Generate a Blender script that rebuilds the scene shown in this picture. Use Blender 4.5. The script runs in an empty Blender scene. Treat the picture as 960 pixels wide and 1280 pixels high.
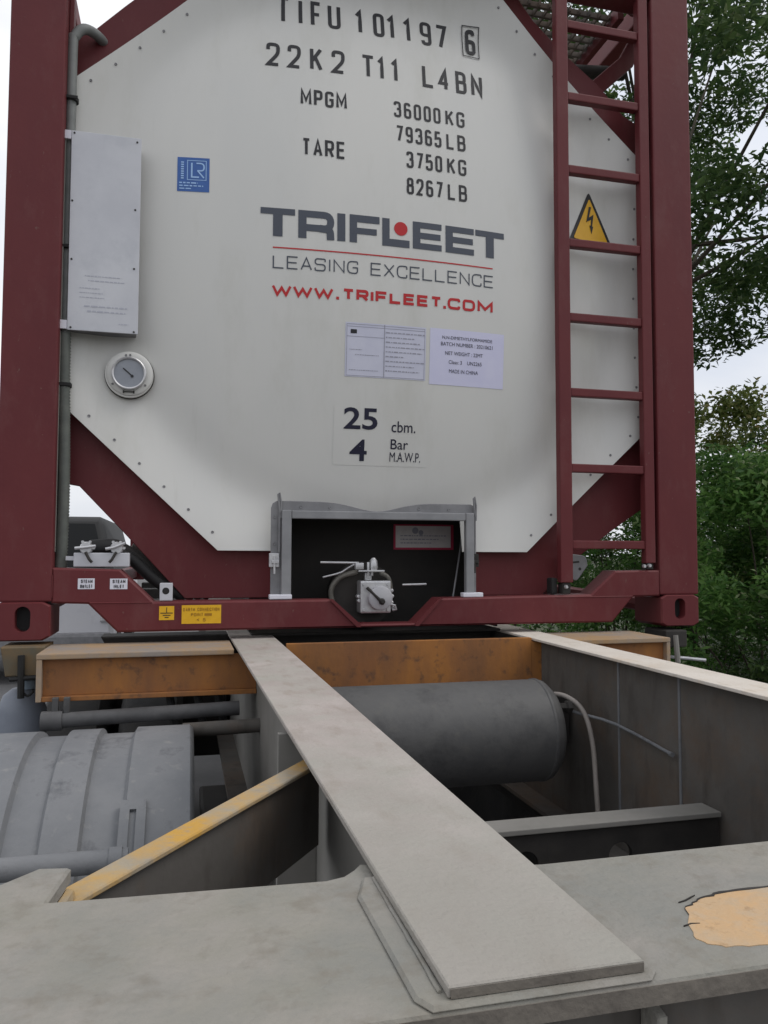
import bpy, bmesh, math, random
import numpy as np
from mathutils import Vector, Matrix
from mathutils.geometry import tessellate_polygon
R = math.radians
random.seed(7); rng = np.random.default_rng(11)
scene = bpy.context.scene
COL = scene.collection

# ------------------------------------------------------------------ camera
cd = bpy.data.cameras.new('camera'); cam = bpy.data.objects.new('camera', cd); COL.objects.link(cam)
CAM = Vector((-0.660, -2.580, 0.265)); YAW, PITCH, ROLL = 0.247845, 0.054190, 0.0025906
fw = Vector((math.sin(YAW)*math.cos(PITCH), math.cos(YAW)*math.cos(PITCH), math.sin(PITCH)))
rt0 = Vector((math.cos(YAW), -math.sin(YAW), 0)); up0 = rt0.cross(fw)
rt = math.cos(ROLL)*rt0 + math.sin(ROLL)*up0; up = -math.sin(ROLL)*rt0 + math.cos(ROLL)*up0
M = Matrix.Identity(4)
for i in range(3):
    M[i][0], M[i][1], M[i][2], M[i][3] = rt[i], up[i], -fw[i], CAM[i]
cam.matrix_world = M
cd.sensor_fit = 'VERTICAL'; cd.sensor_height = 24.0; cd.lens = 24.0*978.4/1280.0
cd.clip_start = 0.02; cd.clip_end = 3000
scene.camera = cam

# ------------------------------------------------------------------ sky and light
SUN_EL, SUN_AZ = 54.0, 108.0
wd = bpy.data.worlds.new("World"); scene.world = wd; wd.use_nodes = True
nt = wd.node_tree; N = nt.nodes; L = nt.links
bg = N['Background']; bg.inputs['Strength'].default_value = 0.105
sky = N.new('ShaderNodeTexSky'); sky.sky_type = 'NISHITA'; sky.sun_disc = False
sky.sun_elevation = R(SUN_EL); sky.sun_rotation = R(SUN_AZ)
tc = N.new('ShaderNodeTexCoord'); mp = N.new('ShaderNodeMapping'); mp.inputs['Scale'].default_value = (1, 1, 2.6)
nz = N.new('ShaderNodeTexNoise'); nz.inputs['Scale'].default_value = 2.2; nz.inputs['Detail'].default_value = 7
L.new(tc.outputs['Generated'], mp.inputs['Vector']); L.new(mp.outputs['Vector'], nz.inputs['Vector'])
cr = N.new('ShaderNodeValToRGB')
cr.color_ramp.elements[0].position = 0.34; cr.color_ramp.elements[0].color = (7.2, 7.5, 8.2, 1)
cr.color_ramp.elements[1].position = 0.62; cr.color_ramp.elements[1].color = (8.7, 8.75, 8.9, 1)
L.new(nz.outputs['Fac'], cr.inputs['Fac'])
cf = N.new('ShaderNodeValToRGB')
cf.color_ramp.elements[0].position = 0.30; cf.color_ramp.elements[0].color = (.86, .86, .86, 1)
cf.color_ramp.elements[1].position = 0.55; cf.color_ramp.elements[1].color = (1, 1, 1, 1)
L.new(nz.outputs['Fac'], cf.inputs['Fac'])
mx = N.new('ShaderNodeMix'); mx.data_type = 'RGBA'
L.new(cf.outputs['Color'], mx.inputs['Factor']); L.new(sky.outputs['Color'], mx.inputs['A']); L.new(cr.outputs['Color'], mx.inputs['B'])
sp = N.new('ShaderNodeSeparateXYZ'); L.new(tc.outputs['Generated'], sp.inputs[0])
def mth(op, a, b):
    q = N.new('ShaderNodeMath'); q.operation = op
    for i, v in enumerate((a, b)):
        if isinstance(v, float): q.inputs[i].default_value = v
        else: L.new(v, q.inputs[i])
    return q.outputs[0]
grad = mth('ADD', mth('ADD', mth('MULTIPLY', sp.outputs['Z'], .32), mth('MULTIPLY', sp.outputs['Y'], .06)), .88)   # overcast: brightest overhead
vm = N.new('ShaderNodeVectorMath'); vm.operation = 'SCALE'; L.new(mx.outputs['Result'], vm.inputs[0]); L.new(grad, vm.inputs['Scale'])
L.new(vm.outputs['Vector'], bg.inputs['Color'])

sd = bpy.data.lights.new('sun', 'SUN'); sd.energy = 0.9; sd.angle = R(30); sd.color = (1, .95, .88)
so = bpy.data.objects.new('sun', sd); COL.objects.link(so)
so.rotation_euler = (R(90-SUN_EL), 0, R(180-SUN_AZ))     # veiled sun high to the right of the trailer
so.location = (-5, -8, 12)
vs = scene.view_settings; vs.view_transform = 'Standard'; vs.look = 'None'; vs.exposure = 0.09; vs.gamma = 1
vs.use_curve_mapping = False

# ------------------------------------------------------------------ materials
def mat(name, c1, c2=None, scale=8.0, rough=.6, metal=0.0, bump=0.0, bscale=60., detail=6., spec=.4,
        c3=None, s3=3.0, t3=(.55, .7), stretch=(1, 1, 1), c4=None, s4=90., t4=(.62, .70), st4=(1, 1, 1)):
    m = bpy.data.materials.new(name); m.use_nodes = True
    n = m.node_tree.nodes; l = m.node_tree.links; b = n['Principled BSDF']
    b.inputs['Roughness'].default_value = rough; b.inputs['Metallic'].default_value = metal
    b.inputs['Specular IOR Level'].default_value = spec
    b.inputs['Base Color'].default_value = (*c1, 1)
    t = n.new('ShaderNodeTexCoord'); mpn = n.new('ShaderNodeMapping'); mpn.inputs['Scale'].default_value = stretch
    l.new(t.outputs['Object'], mpn.inputs['Vector'])
    if c2:
        q = n.new('ShaderNodeTexNoise'); q.inputs['Scale'].default_value = scale; q.inputs['Detail'].default_value = detail
        q.inputs['Roughness'].default_value = .62
        l.new(mpn.outputs['Vector'], q.inputs['Vector'])
        r_ = n.new('ShaderNodeValToRGB'); e = r_.color_ramp.elements
        e[0].position = .36; e[0].color = (*c1, 1); e[1].position = .64; e[1].color = (*c2, 1)
        l.new(q.outputs['Fac'], r_.inputs['Fac']); out = r_.outputs['Color']
        if c3:
            q3 = n.new('ShaderNodeTexNoise'); q3.inputs['Scale'].default_value = s3; q3.inputs['Detail'].default_value = 8
            q3.inputs['Roughness'].default_value = .7
            l.new(mpn.outputs['Vector'], q3.inputs['Vector'])
            r3 = n.new('ShaderNodeValToRGB'); e = r3.color_ramp.elements
            e[0].position = t3[0]; e[0].color = (0, 0, 0, 1); e[1].position = t3[1]; e[1].color = (1, 1, 1, 1)
            l.new(q3.outputs['Fac'], r3.inputs['Fac'])
            mm = n.new('ShaderNodeMix'); mm.data_type = 'RGBA'; mm.inputs['B'].default_value = (*c3, 1)
            l.new(r3.outputs['Color'], mm.inputs['Factor']); l.new(out, mm.inputs['A']); out = mm.outputs['Result']
        if c4:      # small chips, specks or streaks of dirt
            m4 = n.new('ShaderNodeMapping'); m4.inputs['Scale'].default_value = st4; l.new(t.outputs['Object'], m4.inputs['Vector'])
            q4 = n.new('ShaderNodeTexNoise'); q4.inputs['Scale'].default_value = s4; q4.inputs['Detail'].default_value = 4; q4.inputs['Roughness'].default_value = .6
            l.new(m4.outputs['Vector'], q4.inputs['Vector'])
            r4 = n.new('ShaderNodeValToRGB'); e = r4.color_ramp.elements
            e[0].position = t4[0]; e[0].color = (0, 0, 0, 1); e[1].position = t4[1]; e[1].color = (.85, .85, .85, 1)
            l.new(q4.outputs['Fac'], r4.inputs['Fac'])
            k4 = n.new('ShaderNodeMix'); k4.data_type = 'RGBA'; k4.inputs['B'].default_value = (*c4, 1)
            l.new(r4.outputs['Color'], k4.inputs['Factor']); l.new(out, k4.inputs['A']); out = k4.outputs['Result']
        l.new(out, b.inputs['Base Color'])
        rr = n.new('ShaderNodeMapRange'); rr.inputs['To Min'].default_value = max(.05, rough-.12); rr.inputs['To Max'].default_value = min(1, rough+.12)
        l.new(q.outputs['Fac'], rr.inputs['Value']); l.new(rr.outputs['Result'], b.inputs['Roughness'])
    if bump:
        qb = n.new('ShaderNodeTexNoise'); qb.inputs['Scale'].default_value = bscale; qb.inputs['Detail'].default_value = 5
        l.new(t.outputs['Object'], qb.inputs['Vector'])
        bp = n.new('ShaderNodeBump'); bp.inputs['Strength'].default_value = bump; bp.inputs['Distance'].default_value = .004
        l.new(qb.outputs['Fac'], bp.inputs['Height']); l.new(bp.outputs['Normal'], b.inputs['Normal'])
    return m

MT = {
 'maroon': mat('maroon_paint', (.120, .0235, .0275), (.138, .029, .032), 5, .5, bump=.18, bscale=25, c3=(.155, .055, .055), s3=7, t3=(.52, .82), stretch=(1, 1, .45), spec=.25, c4=(.16, .085, .075), s4=75, t4=(.68, .74), st4=(1, 1, .6)),
 'white': mat('white_cladding', (.625, .625, .608), (.665, .66, .635), 2.2, .46, bump=.22, bscale=2.6, c3=(.55, .545, .505), s3=4, t3=(.50, .85), stretch=(1, 1, .35), c4=(.545, .54, .51), s4=16, t4=(.66, .95), st4=(1.6, 1, .10)),
 'grey_steel': mat('galvanised_grey', (.19, .19, .20), (.25, .25, .26), 14, .5, .2, bump=.1),
 'silver': mat('bright_steel', (.62, .62, .63), (.5, .5, .52), 40, .35, .55),
 'dark': mat('dark_steel', (.022, .020, .019), (.04, .036, .033), 10, .7),
 'black': mat('black_rubber', (.012, .012, .013), (.02, .02, .02), 20, .7),
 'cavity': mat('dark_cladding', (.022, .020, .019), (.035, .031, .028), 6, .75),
 'paper': mat('white_paper', (.70, .70, .78), (.73, .73, .80), 12, .6),
 'sheet': mat('typed_sheet', (.58, .59, .72), (.63, .64, .76), 12, .55),
 'sheet_pale': mat('pale_sheet', (.62, .62, .82), (.66, .66, .84), 12, .55),
 'plate': mat('white_plate', (.53, .54, .585), (.60, .61, .65), 5, .42, c3=(.47, .485, .53), s3=9, t3=(.5, .8)),
 'ink': mat('black_lettering', (.018, .018, .022), rough=.5),
 'ink_soft': mat('faded_print', (.33, .33, .40), rough=.6),
 'ink_blue': mat('navy_lettering', (.012, .012, .035), rough=.5),
 'logo': mat('slate_lettering', (.065, .075, .10), rough=.45),
 'red': mat('red_lettering', (.50, .018, .022), rough=.45),
 'blue': mat('blue_sticker', (.035, .11, .36), (.045, .13, .40), 30, .4),
 'ltblue': mat('pale_blue_print', (.36, .55, .85), rough=.5),
 'yellow': mat('yellow_sticker', (.72, .40, .015), (.78, .45, .02), 30, .45),
 'sign_yellow': mat('sign_yellow', (.70, .38, .02), (.76, .43, .03), 20, .4),
 'crimson': mat('crimson_border', (.45, .03, .08), rough=.6),
 'glass': mat('dial_glass', (.23, .25, .29), (.27, .29, .33), 20, .15, spec=.6),
 'dust': mat('dusty_steel', (.36, .312, .287), (.46, .412, .388), 5, .88, bump=.5, bscale=170, c3=(.385, .375, .335), s3=4, t3=(.42, .66), spec=.2, c4=(.31, .265, .225), s4=30, t4=(.52, .80), st4=(1, .45, 1)),
 'dust_warm': mat('dusty_warm_steel', (.60, .545, .48), (.66, .61, .55), 6, .88, bump=.4, bscale=160, c3=(.52, .38, .24), s3=2.4, t3=(.52, .74), spec=.2, c4=(.45, .385, .31), s4=40, t4=(.58, .78), st4=(1, .45, 1)),
 'deckdust': mat('dusty_deck_steel', (.26, .25, .215), (.31, .288, .262), 8, .9, bump=.5, bscale=140, c3=(.225, .225, .208), s3=6, t3=(.42, .70), spec=.2, c4=(.20, .18, .15), s4=34, t4=(.52, .80)),
 'edge': mat('plate_edge', (.13, .115, .10), (.19, .17, .145), 30, .8, bump=.4, bscale=120),
 'web': mat('dull_grey_web', (.100, .093, .086), (.135, .125, .115), 5, .85, bump=.25, bscale=50, c3=(.145, .095, .062), s3=2.6, t3=(.48, .78), spec=.2, c4=(.07, .062, .055), s4=20, t4=(.52, .8), st4=(1, 1, .35)),
 'webl': mat('pale_grey_web', (.20, .195, .18), (.25, .24, .225), 5, .8, bump=.15, bscale=40, spec=.25),
 'orange': mat('worn_orange_paint', (.39, .165, .044), (.28, .12, .048), 6, .72, bump=.25, bscale=40, c3=(.165, .085, .05), s3=5, t3=(.40, .76), spec=.25, stretch=(1, 1, .35), c4=(.11, .065, .045), s4=26, t4=(.56, .72)),
 'orange_top': mat('dusty_orange_paint', (.38, .28, .19), (.40, .25, .12), 4, .8, bump=.25, bscale=80, c3=(.30, .26, .23), s3=5, t3=(.42, .62), spec=.2),
 'brace': mat('worn_yellow_paint', (.30, .265, .215), (.38, .32, .23), 6, .85, bump=.35, bscale=120, c3=(.52, .305, .075), s3=4.2, t3=(.50, .66), spec=.2, c4=(.33, .27, .21), s4=60, t4=(.55, .72)),
 'peach': mat('bare_peach_patch', (.55, .35, .18), (.50, .35, .21), 18, .88, bump=.4, bscale=150, c3=(.42, .36, .28), s3=22, t3=(.46, .74), c4=(.38, .25, .14), s4=110, t4=(.58, .72)),
 'mudgrey': mat('dusty_grey_plastic', (.165, .173, .186), (.225, .23, .24), 4, .66, bump=.3, bscale=70, c3=(.095, .10, .112), s3=8, t3=(.56, .72), spec=.25, c4=(.27, .27, .265), s4=34, t4=(.60, .80), st4=(1, 1, .5)),
 'tank_grey': mat('dusty_air_tank', (.075, .075, .077), (.105, .104, .103), 5, .6, bump=.2, bscale=60, c3=(.048, .048, .05), s3=8, t3=(.5, .72), c4=(.11, .107, .10), s4=30, t4=(.58, .78)),
 'tyre': mat('tyre_rubber', (.03, .03, .031), (.05, .048, .046), 9, .9, bump=.3),
 'conduit': mat('grey_conduit', (.17, .18, .175), (.21, .22, .215), 20, .5),
 'vanwhite': mat('white_car_paint', (.66, .66, .70), (.70, .70, .73), 3, .3),
 'vanglass': mat('dark_glass', (.008, .009, .010), rough=.5, spec=.15),
 'bark': mat('tree_bark', (.055, .045, .035), (.10, .085, .065), 14, .9, bump=.8, bscale=30, stretch=(1, 1, .3)),
 'asphalt': mat('grey_concrete_road', (.13, .13, .133), (.17, .168, .17), 1.5, .95, bump=.4, bscale=60, c3=(.11, .108, .105), s3=.6, t3=(.5, .75), spec=.08),
 'soil': mat('soil_and_turf', (.028, .042, .016), (.05, .058, .025), 2.0, .95, bump=.6, bscale=20, c3=(.06, .048, .03), s3=.8, t3=(.5, .7)),
}
def grey_end(m, col, y0, y1):
    """the beam's free end: the base colour is mixed towards grey, mottled by noise"""
    n = m.node_tree.nodes; l = m.node_tree.links; b = n['Principled BSDF']; src = b.inputs['Base Color'].links[0].from_socket
    t = n.new('ShaderNodeTexCoord'); sp_ = n.new('ShaderNodeSeparateXYZ'); l.new(t.outputs['Object'], sp_.inputs[0])
    q = n.new('ShaderNodeTexNoise'); q.inputs['Scale'].default_value = 5; q.inputs['Detail'].default_value = 6; l.new(t.outputs['Object'], q.inputs['Vector'])
    ad = n.new('ShaderNodeMath'); ad.operation = 'MULTIPLY_ADD'; l.new(q.outputs['Fac'], ad.inputs[0]); ad.inputs[1].default_value = .9; l.new(sp_.outputs['Y'], ad.inputs[2])
    mr = n.new('ShaderNodeMapRange'); l.new(ad.outputs[0], mr.inputs['Value']); mr.inputs['From Min'].default_value = y0+.45; mr.inputs['From Max'].default_value = y1+.45
    mr.inputs['To Min'].default_value = .72; mr.inputs['To Max'].default_value = 0
    mx_ = n.new('ShaderNodeMix'); mx_.data_type = 'RGBA'; mx_.inputs['B'].default_value = (*col, 1); l.new(mr.outputs['Result'], mx_.inputs['Factor']); l.new(src, mx_.inputs['A']); l.new(mx_.outputs['Result'], b.inputs['Base Color'])
grey_end(MT['dust'], (.30, .287, .258), -4.0, -3.2)  # colour turns greyer towards the free end
def leafmat(name, a, b, c, trans=.3):
    m = bpy.data.materials.new(name); m.use_nodes = True
    n = m.node_tree.nodes; l = m.node_tree.links; p = n['Principled BSDF']
    g = n.new('ShaderNodeNewGeometry'); r_ = n.new('ShaderNodeValToRGB'); e = r_.color_ramp.elements
    e[0].position = 0; e[0].color = (*a, 1); e[1].position = .93; e[1].color = (*b, 1)
    x = r_.color_ramp.elements.new(1.0); x.color = (*c, 1)
    l.new(g.outputs['Random Per Island'], r_.inputs['Fac'])
    t = n.new('ShaderNodeTexCoord'); q = n.new('ShaderNodeTexNoise'); q.inputs['Scale'].default_value = 1.1; q.inputs['Detail'].default_value = 2
    l.new(t.outputs['Object'], q.inputs['Vector'])
    h = n.new('ShaderNodeHueSaturation'); mr = n.new('ShaderNodeMapRange'); mr.inputs['From Min'].default_value = .3; mr.inputs['From Max'].default_value = .7
    mr.inputs['To Min'].default_value = .65; mr.inputs['To Max'].default_value = 1.35
    l.new(q.outputs['Fac'], mr.inputs['Value']); l.new(mr.outputs['Result'], h.inputs['Value']); l.new(r_.outputs['Color'], h.inputs['Color'])
    l.new(h.outputs['Color'], p.inputs['Base Color']); p.inputs['Roughness'].default_value = .45; p.inputs['Specular IOR Level'].default_value = .35
    tr = n.new('ShaderNodeBsdfTranslucent'); l.new(h.outputs['Color'], tr.inputs['Color'])
    ms = n.new('ShaderNodeMixShader'); ms.inputs[0].default_value = trans
    l.new(p.outputs['BSDF'], ms.inputs[1]); l.new(tr.outputs['BSDF'], ms.inputs[2])
    l.new(ms.outputs['Shader'], n['Material Output'].inputs['Surface'])
    return m
MT['leaf_tree'] = leafmat('tree_leaves', (.045, .09, .034), (.11, .175, .055), (.20, .24, .12), .48)
MT['leaf_bush'] = leafmat('shrub_leaves', (.06, .155, .04), (.18, .32, .085), (.42, .48, .28), .55)
MT['leaf_olive'] = leafmat('olive_leaves', (.10, .15, .04), (.26, .29, .09), (.42, .32, .16), .5)
MT['grass'] = leafmat('grass_blades', (.015, .04, .010), (.035, .07, .018), (.06, .075, .03), .2)

# ------------------------------------------------------------------ mesh helpers
ORG = {}
def link(o, parent=None):
    COL.objects.link(o)
    if parent is not None:
        o.parent = parent; ORG[o.name] = ORG[parent.name]
    return o
def thing(name, label, cat, loc=(0, 0, 0), group=None):
    o = bpy.data.objects.new(name, None); COL.objects.link(o); o.location = loc; o.empty_display_size = .2
    ORG[o.name] = Vector(loc); o['label'] = label; o['category'] = cat
    if group: o['group'] = group
    return o
def obj(name, bm, m, parent=None, smooth=None, label=None):
    """link a bmesh (world coordinates) as one object"""
    if parent is not None:
        bmesh.ops.translate(bm, verts=bm.verts, vec=-ORG[parent.name])
    me = bpy.data.meshes.new(name); bm.to_mesh(me); bm.free()
    me.materials.append(MT[m] if isinstance(m, str) else m)
    if smooth is not None:
        for p in me.polygons: p.use_smooth = True
        if smooth > 0 and hasattr(me, 'set_sharp_from_angle'): me.set_sharp_from_angle(angle=R(smooth))
    o = bpy.data.objects.new(name, me); link(o, parent)
    if parent is None: ORG[o.name] = Vector((0, 0, 0))
    if label: o['label'] = label
    return o
def B(): return bmesh.new()
def box(bm, x0, x1, y0, y1, z0, z1, bev=.003, mtx=None):
    t = bmesh.new(); bmesh.ops.create_cube(t, size=1)
    for v in t.verts:
        v.co = Vector((x0+(v.co.x+.5)*(x1-x0), y0+(v.co.y+.5)*(y1-y0), z0+(v.co.z+.5)*(z1-z0)))
    if bev: bmesh.ops.bevel(t, geom=t.edges[:], offset=bev, segments=2, affect='EDGES', profile=.6)
    if mtx: bmesh.ops.transform(t, matrix=mtx, verts=t.verts)
    merge(bm, t); return bm
def merge(bm, t):
    me = bpy.data.meshes.new('tmp'); t.to_mesh(me); t.free(); bm.from_mesh(me); bpy.data.meshes.remove(me)
def prism(bm, poly, a, b, axis='y', bev=.003):
    """polygon in the plane normal to axis, extruded from a to b with chamfered rims. xz for y, xy for z, yz for x"""
    f = {'y': lambda p, c: (p[0], c, p[1]), 'z': lambda p, c: (p[0], p[1], c), 'x': lambda p, c: (c, p[0], p[1])}[axis]
    P = [Vector((p[0], p[1])) for p in poly]; n = len(P); bev = min(bev, abs(b-a)*.45)
    if sum(P[i-1].x*P[i].y-P[i].x*P[i-1].y for i in range(n)) < 0: P = P[::-1]
    Q = []
    for i in range(n):
        d1 = (P[i]-P[i-1]).normalized(); d2 = (P[(i+1) % n]-P[i]).normalized(); n1 = Vector((-d1.y, d1.x)); n2 = Vector((-d2.y, d2.x)); m = n1+n2
        m = m.normalized() if m.length > .1 else n1; Q.append(P[i]+m*(bev/max(m.dot(n1), .45)))
    s_ = 1 if b > a else -1
    rows = [(Q, a), (P, a+s_*bev), (P, b-s_*bev), (Q, b)] if bev > 0 else [(P, a), (P, b)]
    t = bmesh.new(); V = [[t.verts.new(f(p, c)) for p in R_] for R_, c in rows]
    for A_, B_ in zip(V, V[1:]):
        for i in range(n): t.faces.new((A_[i], B_[i], B_[(i+1) % n], A_[(i+1) % n]))
    for k in (0, -1):
        R_ = rows[k][0]
        for tri in tessellate_polygon([[Vector((p.x, p.y, 0)) for p in R_]]): 
            try: t.faces.new([V[k][i] for i in tri])
            except ValueError: pass
    bmesh.ops.recalc_face_normals(t, faces=t.faces[:])
    merge(bm, t); return bm
def tube(bm, pts, r, seg=12, caps=True, smooth=0):
    P = [Vector(p) for p in pts]
    if smooth:
        Q = []
        for i in range(len(P)-1):
            p0, p1, p2, p3 = P[max(i-1, 0)], P[i], P[i+1], P[min(i+2, len(P)-1)]
            for k in range(smooth):
                t = k/smooth
                Q.append(.5*((2*p1)+(p2-p0)*t+(2*p0-5*p1+4*p2-p3)*t*t+(3*p1-p0-3*p2+p3)*t**3))
        P = Q+[P[-1]]
    rr = r if isinstance(r, (list, tuple)) else None
    if rr and len(rr) != len(P): rr = list(np.interp(np.linspace(0, 1, len(P)), np.linspace(0, 1, len(rr)), rr))
    prev = None; ref = None
    for i, p in enumerate(P):
        d = (P[min(i+1, len(P)-1)]-P[max(i-1, 0)]).normalized()
        if ref is None: ref = d.orthogonal().normalized()
        ref = (ref-d*ref.dot(d)).normalized(); s = d.cross(ref)
        rad = float(rr[i] if rr else r)
        ring = [bm.verts.new(p+rad*(math.cos(2*math.pi*k/seg)*ref+math.sin(2*math.pi*k/seg)*s)) for k in range(seg)]
        if prev:
            for k in range(seg): bm.faces.new((prev[k], prev[(k+1) % seg], ring[(k+1) % seg], ring[k]))
        elif caps: bm.faces.new(ring[::-1])
        prev = ring
    if caps: bm.faces.new(prev)
    return bm
def lathe(bm, prof, c, axis, seg=32, a0=0, a1=2*math.pi):
    """profile (along axis, radius) revolved around axis through c"""
    ax = {'x': Vector((1, 0, 0)), 'y': Vector((0, 1, 0)), 'z': Vector((0, 0, 1))}[axis]
    u = {'x': Vector((0, 1, 0)), 'y': Vector((1, 0, 0)), 'z': Vector((1, 0, 0))}[axis]; w = ax.cross(u); c = Vector(c)
    full = abs(a1-a0-2*math.pi) < 1e-6; n = seg if full else seg+1; rows = []
    for (t, r) in prof:
        rows.append([bm.verts.new(c+ax*t+r*(math.cos(a0+(a1-a0)*k/seg)*u+math.sin(a0+(a1-a0)*k/seg)*w)) for k in range(n)])
    for a, b in zip(rows, rows[1:]):
        for k in range(n if full else n-1):
            bm.faces.new((a[k], a[(k+1) % n], b[(k+1) % n], b[k]))
    if full:
        for row in (rows[0], rows[-1]):
            bm.faces.new(row)
    bmesh.ops.recalc_face_normals(bm, faces=bm.faces[:])
    return bm
def disc(bm, cx, cz, r, yf, seg=28, off=0):
    v = [bm.verts.new((cx+r*math.cos(2*math.pi*k/seg), yf(cx, cz)-off, cz+r*math.sin(2*math.pi*k/seg))) for k in range(seg)]
    bm.faces.new(v); return bm

# ------------------------------------------------------------------ stroke lettering
_ = 1
G = {
 'A': [[(0, 0), (.5, 1), (1, 0)], [(.17, .3), (.83, .3)]],
 'B': [[(0, .52), (.95, .52, _), (.95, 1, _), (0, 1), (0, 0), (1, 0, _), (1, .52, _), (.5, .52)]],
 'C': [[(1, .74), (1, 1, _), (0, 1, _), (0, 0, _), (1, 0, _), (1, .26)]],
 'D': [[(0, 0), (0, 1), (1, 1, _), (1, 0, _), (0, 0)]],
 'E': [[(1, 1), (0, 1), (0, 0), (1, 0)], [(0, .51), (.92, .51)]],
 'F': [[(1, 1), (0, 1), (0, 0)], [(0, .5), (.9, .5)]],
 'G': [[(1, .76), (1, 1, _), (0, 1, _), (0, 0, _), (1, 0, _), (1, .48), (.5, .48)]],
 'H': [[(0, 0), (0, 1)], [(1, 0), (1, 1)], [(0, .52), (1, .52)]],
 'I': [[(.5, 0), (.5, 1)]],
 'K': [[(0, 0), (0, 1)], [(1, 1), (.08, .42)], [(.38, .6), (1, 0)]],
 'L': [[(0, 1), (0, 0), (1, 0)]],
 'M': [[(0, 0), (0, 1), (.5, .25), (1, 1), (1, 0)]],
 'N': [[(0, 0), (0, 1), (1, 0), (1, 1)]],
 'O': [[(0, .5), (0, 1, _), (1, 1, _), (1, 0, _), (0, 0, _), (0, .5)]],
 'P': [[(0, 0), (0, 1), (1, 1, _), (1, .46, _), (0, .46)]],
 'R': [[(0, 0), (0, 1), (1, 1, _), (1, .46, _), (0, .46)], [(.52, .46), (1, 0)]],
 'S': [[(1, .76), (1, 1, _), (0, 1, _), (0, .52, _), (1, .52, _), (1, 0, _), (0, 0, _), (0, .24)]],
 'T': [[(0, 1), (1, 1)], [(.5, 1), (.5, 0)]],
 'U': [[(0, 1), (0, 0, _), (1, 0, _), (1, 1)]],
 'V': [[(0, 1), (.5, 0), (1, 1)]],
 'W': [[(0, 1), (.25, 0), (.5, .8), (.75, 0), (1, 1)]],
 'X': [[(0, 0), (1, 1)], [(0, 1), (1, 0)]],
 'Y': [[(0, 1), (.5, .48), (1, 1)], [(.5, .48), (.5, 0)]],
 '0': [[(0, .5), (0, 1, _), (1, 1, _), (1, 0, _), (0, 0, _), (0, .5)]],
 '1': [[(.1, .8), (.5, 1), (.5, 0)]],
 '2': [[(0, .74), (0, 1, _), (1, 1, _), (1, .55, _), (0, 0), (1, 0)]],
 '3': [[(0, .8), (0, 1, _), (.95, 1, _), (.95, .53, _), (.4, .53)], [(.4, .53), (1, .53, _), (1, 0, _), (0, 0, _), (0, .22)]],
 '4': [[(.72, 0), (.72, 1), (0, .28), (1, .28)]],
 '5': [[(.95, 1), (.08, 1), (.02, .55), (1, .62, _), (1, 0, _), (0, 0, _), (0, .22)]],
 '6': [[(.9, .85), (.8, 1, _), (0, 1, _), (0, 0, _), (1, 0, _), (1, .56, _), (0, .56)]],
 '7': [[(0, 1), (1, 1), (.38, 0)]],
 '8': [[(.5, .54), (.06, .54, _), (.06, 1, _), (.94, 1, _), (.94, .54, _), (0, .54, _), (0, 0, _), (1, 0, _), (1, .54, _), (.5, .54)]],
 '9': [[(.1, .15), (.2, 0, _), (1, 0, _), (1, 1, _), (0, 1, _), (0, .44, _), (1, .44)]],
 '.': [[(.5, -.02), (.5, .10)]], ',': [[(.55, .10), (.35, -.14)]], ':': [[(.5, .04), (.5, .18)], [(.5, .5), (.5, .64)]],
 '-': [[(0, .45), (1, .45)]], '<': [[(1, .9), (0, .5), (1, .1)]],
 'c': [[(1, .5), (1, .68, _), (0, .68, _), (0, 0, _), (1, 0, _), (1, .2)]],
 'b': [[(0, 1), (0, 0), (1, 0, _), (1, .68, _), (0, .68)]],
 'm': [[(0, 0), (0, .68), (.5, .68, _), (.5, 0)], [(.5, .5), (.5, .68), (1, .68, _), (1, 0)]],
 'a': [[(.05, .55), (.05, .68, _), (.95, .68, _), (.95, 0)], [(.95, .38), (0, .38, _), (0, 0, _), (.95, 0)]],
 'r': [[(.15, 0), (.15, .68)], [(.15, .5), (.3, .68, _), (.95, .68)]],
 's': [[(1, .55), (1, .68, _), (0, .68, _), (0, .36, _), (1, .34, _), (1, 0, _), (0, 0, _), (0, .14)]],
 'l': [[(.5, 0), (.5, 1)]],
}
WID = {'I': .25, '1': .55, '.': .2, ',': .25, ':': .25, 'M': 1.25, 'W': 1.45, 'm': 1.35, 'r': .6, 'l': .25, ' ': .7, 'T': .95, 'J': .8}
def fillet(pts, rad):
    out = []
    for i, p in enumerate(pts):
        P = Vector((p[0], p[1]))
        if len(p) == 2 or i in (0, len(pts)-1): out.append(P); continue
        A = Vector(pts[i-1][:2]); C = Vector(pts[i+1][:2])
        r_ = min(rad, .5*(A-P).length, .5*(C-P).length)
        a = P+(A-P).normalized()*r_; c = P+(C-P).normalized()*r_
        for k in range(6):
            t = k/5; out.append((1-t)**2*a+2*t*(1-t)*P+t*t*c)
    q = [out[0]]
    for p in out[1:]:
        if (p-q[-1]).length > 1e-6: q.append(p)
    return q
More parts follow.
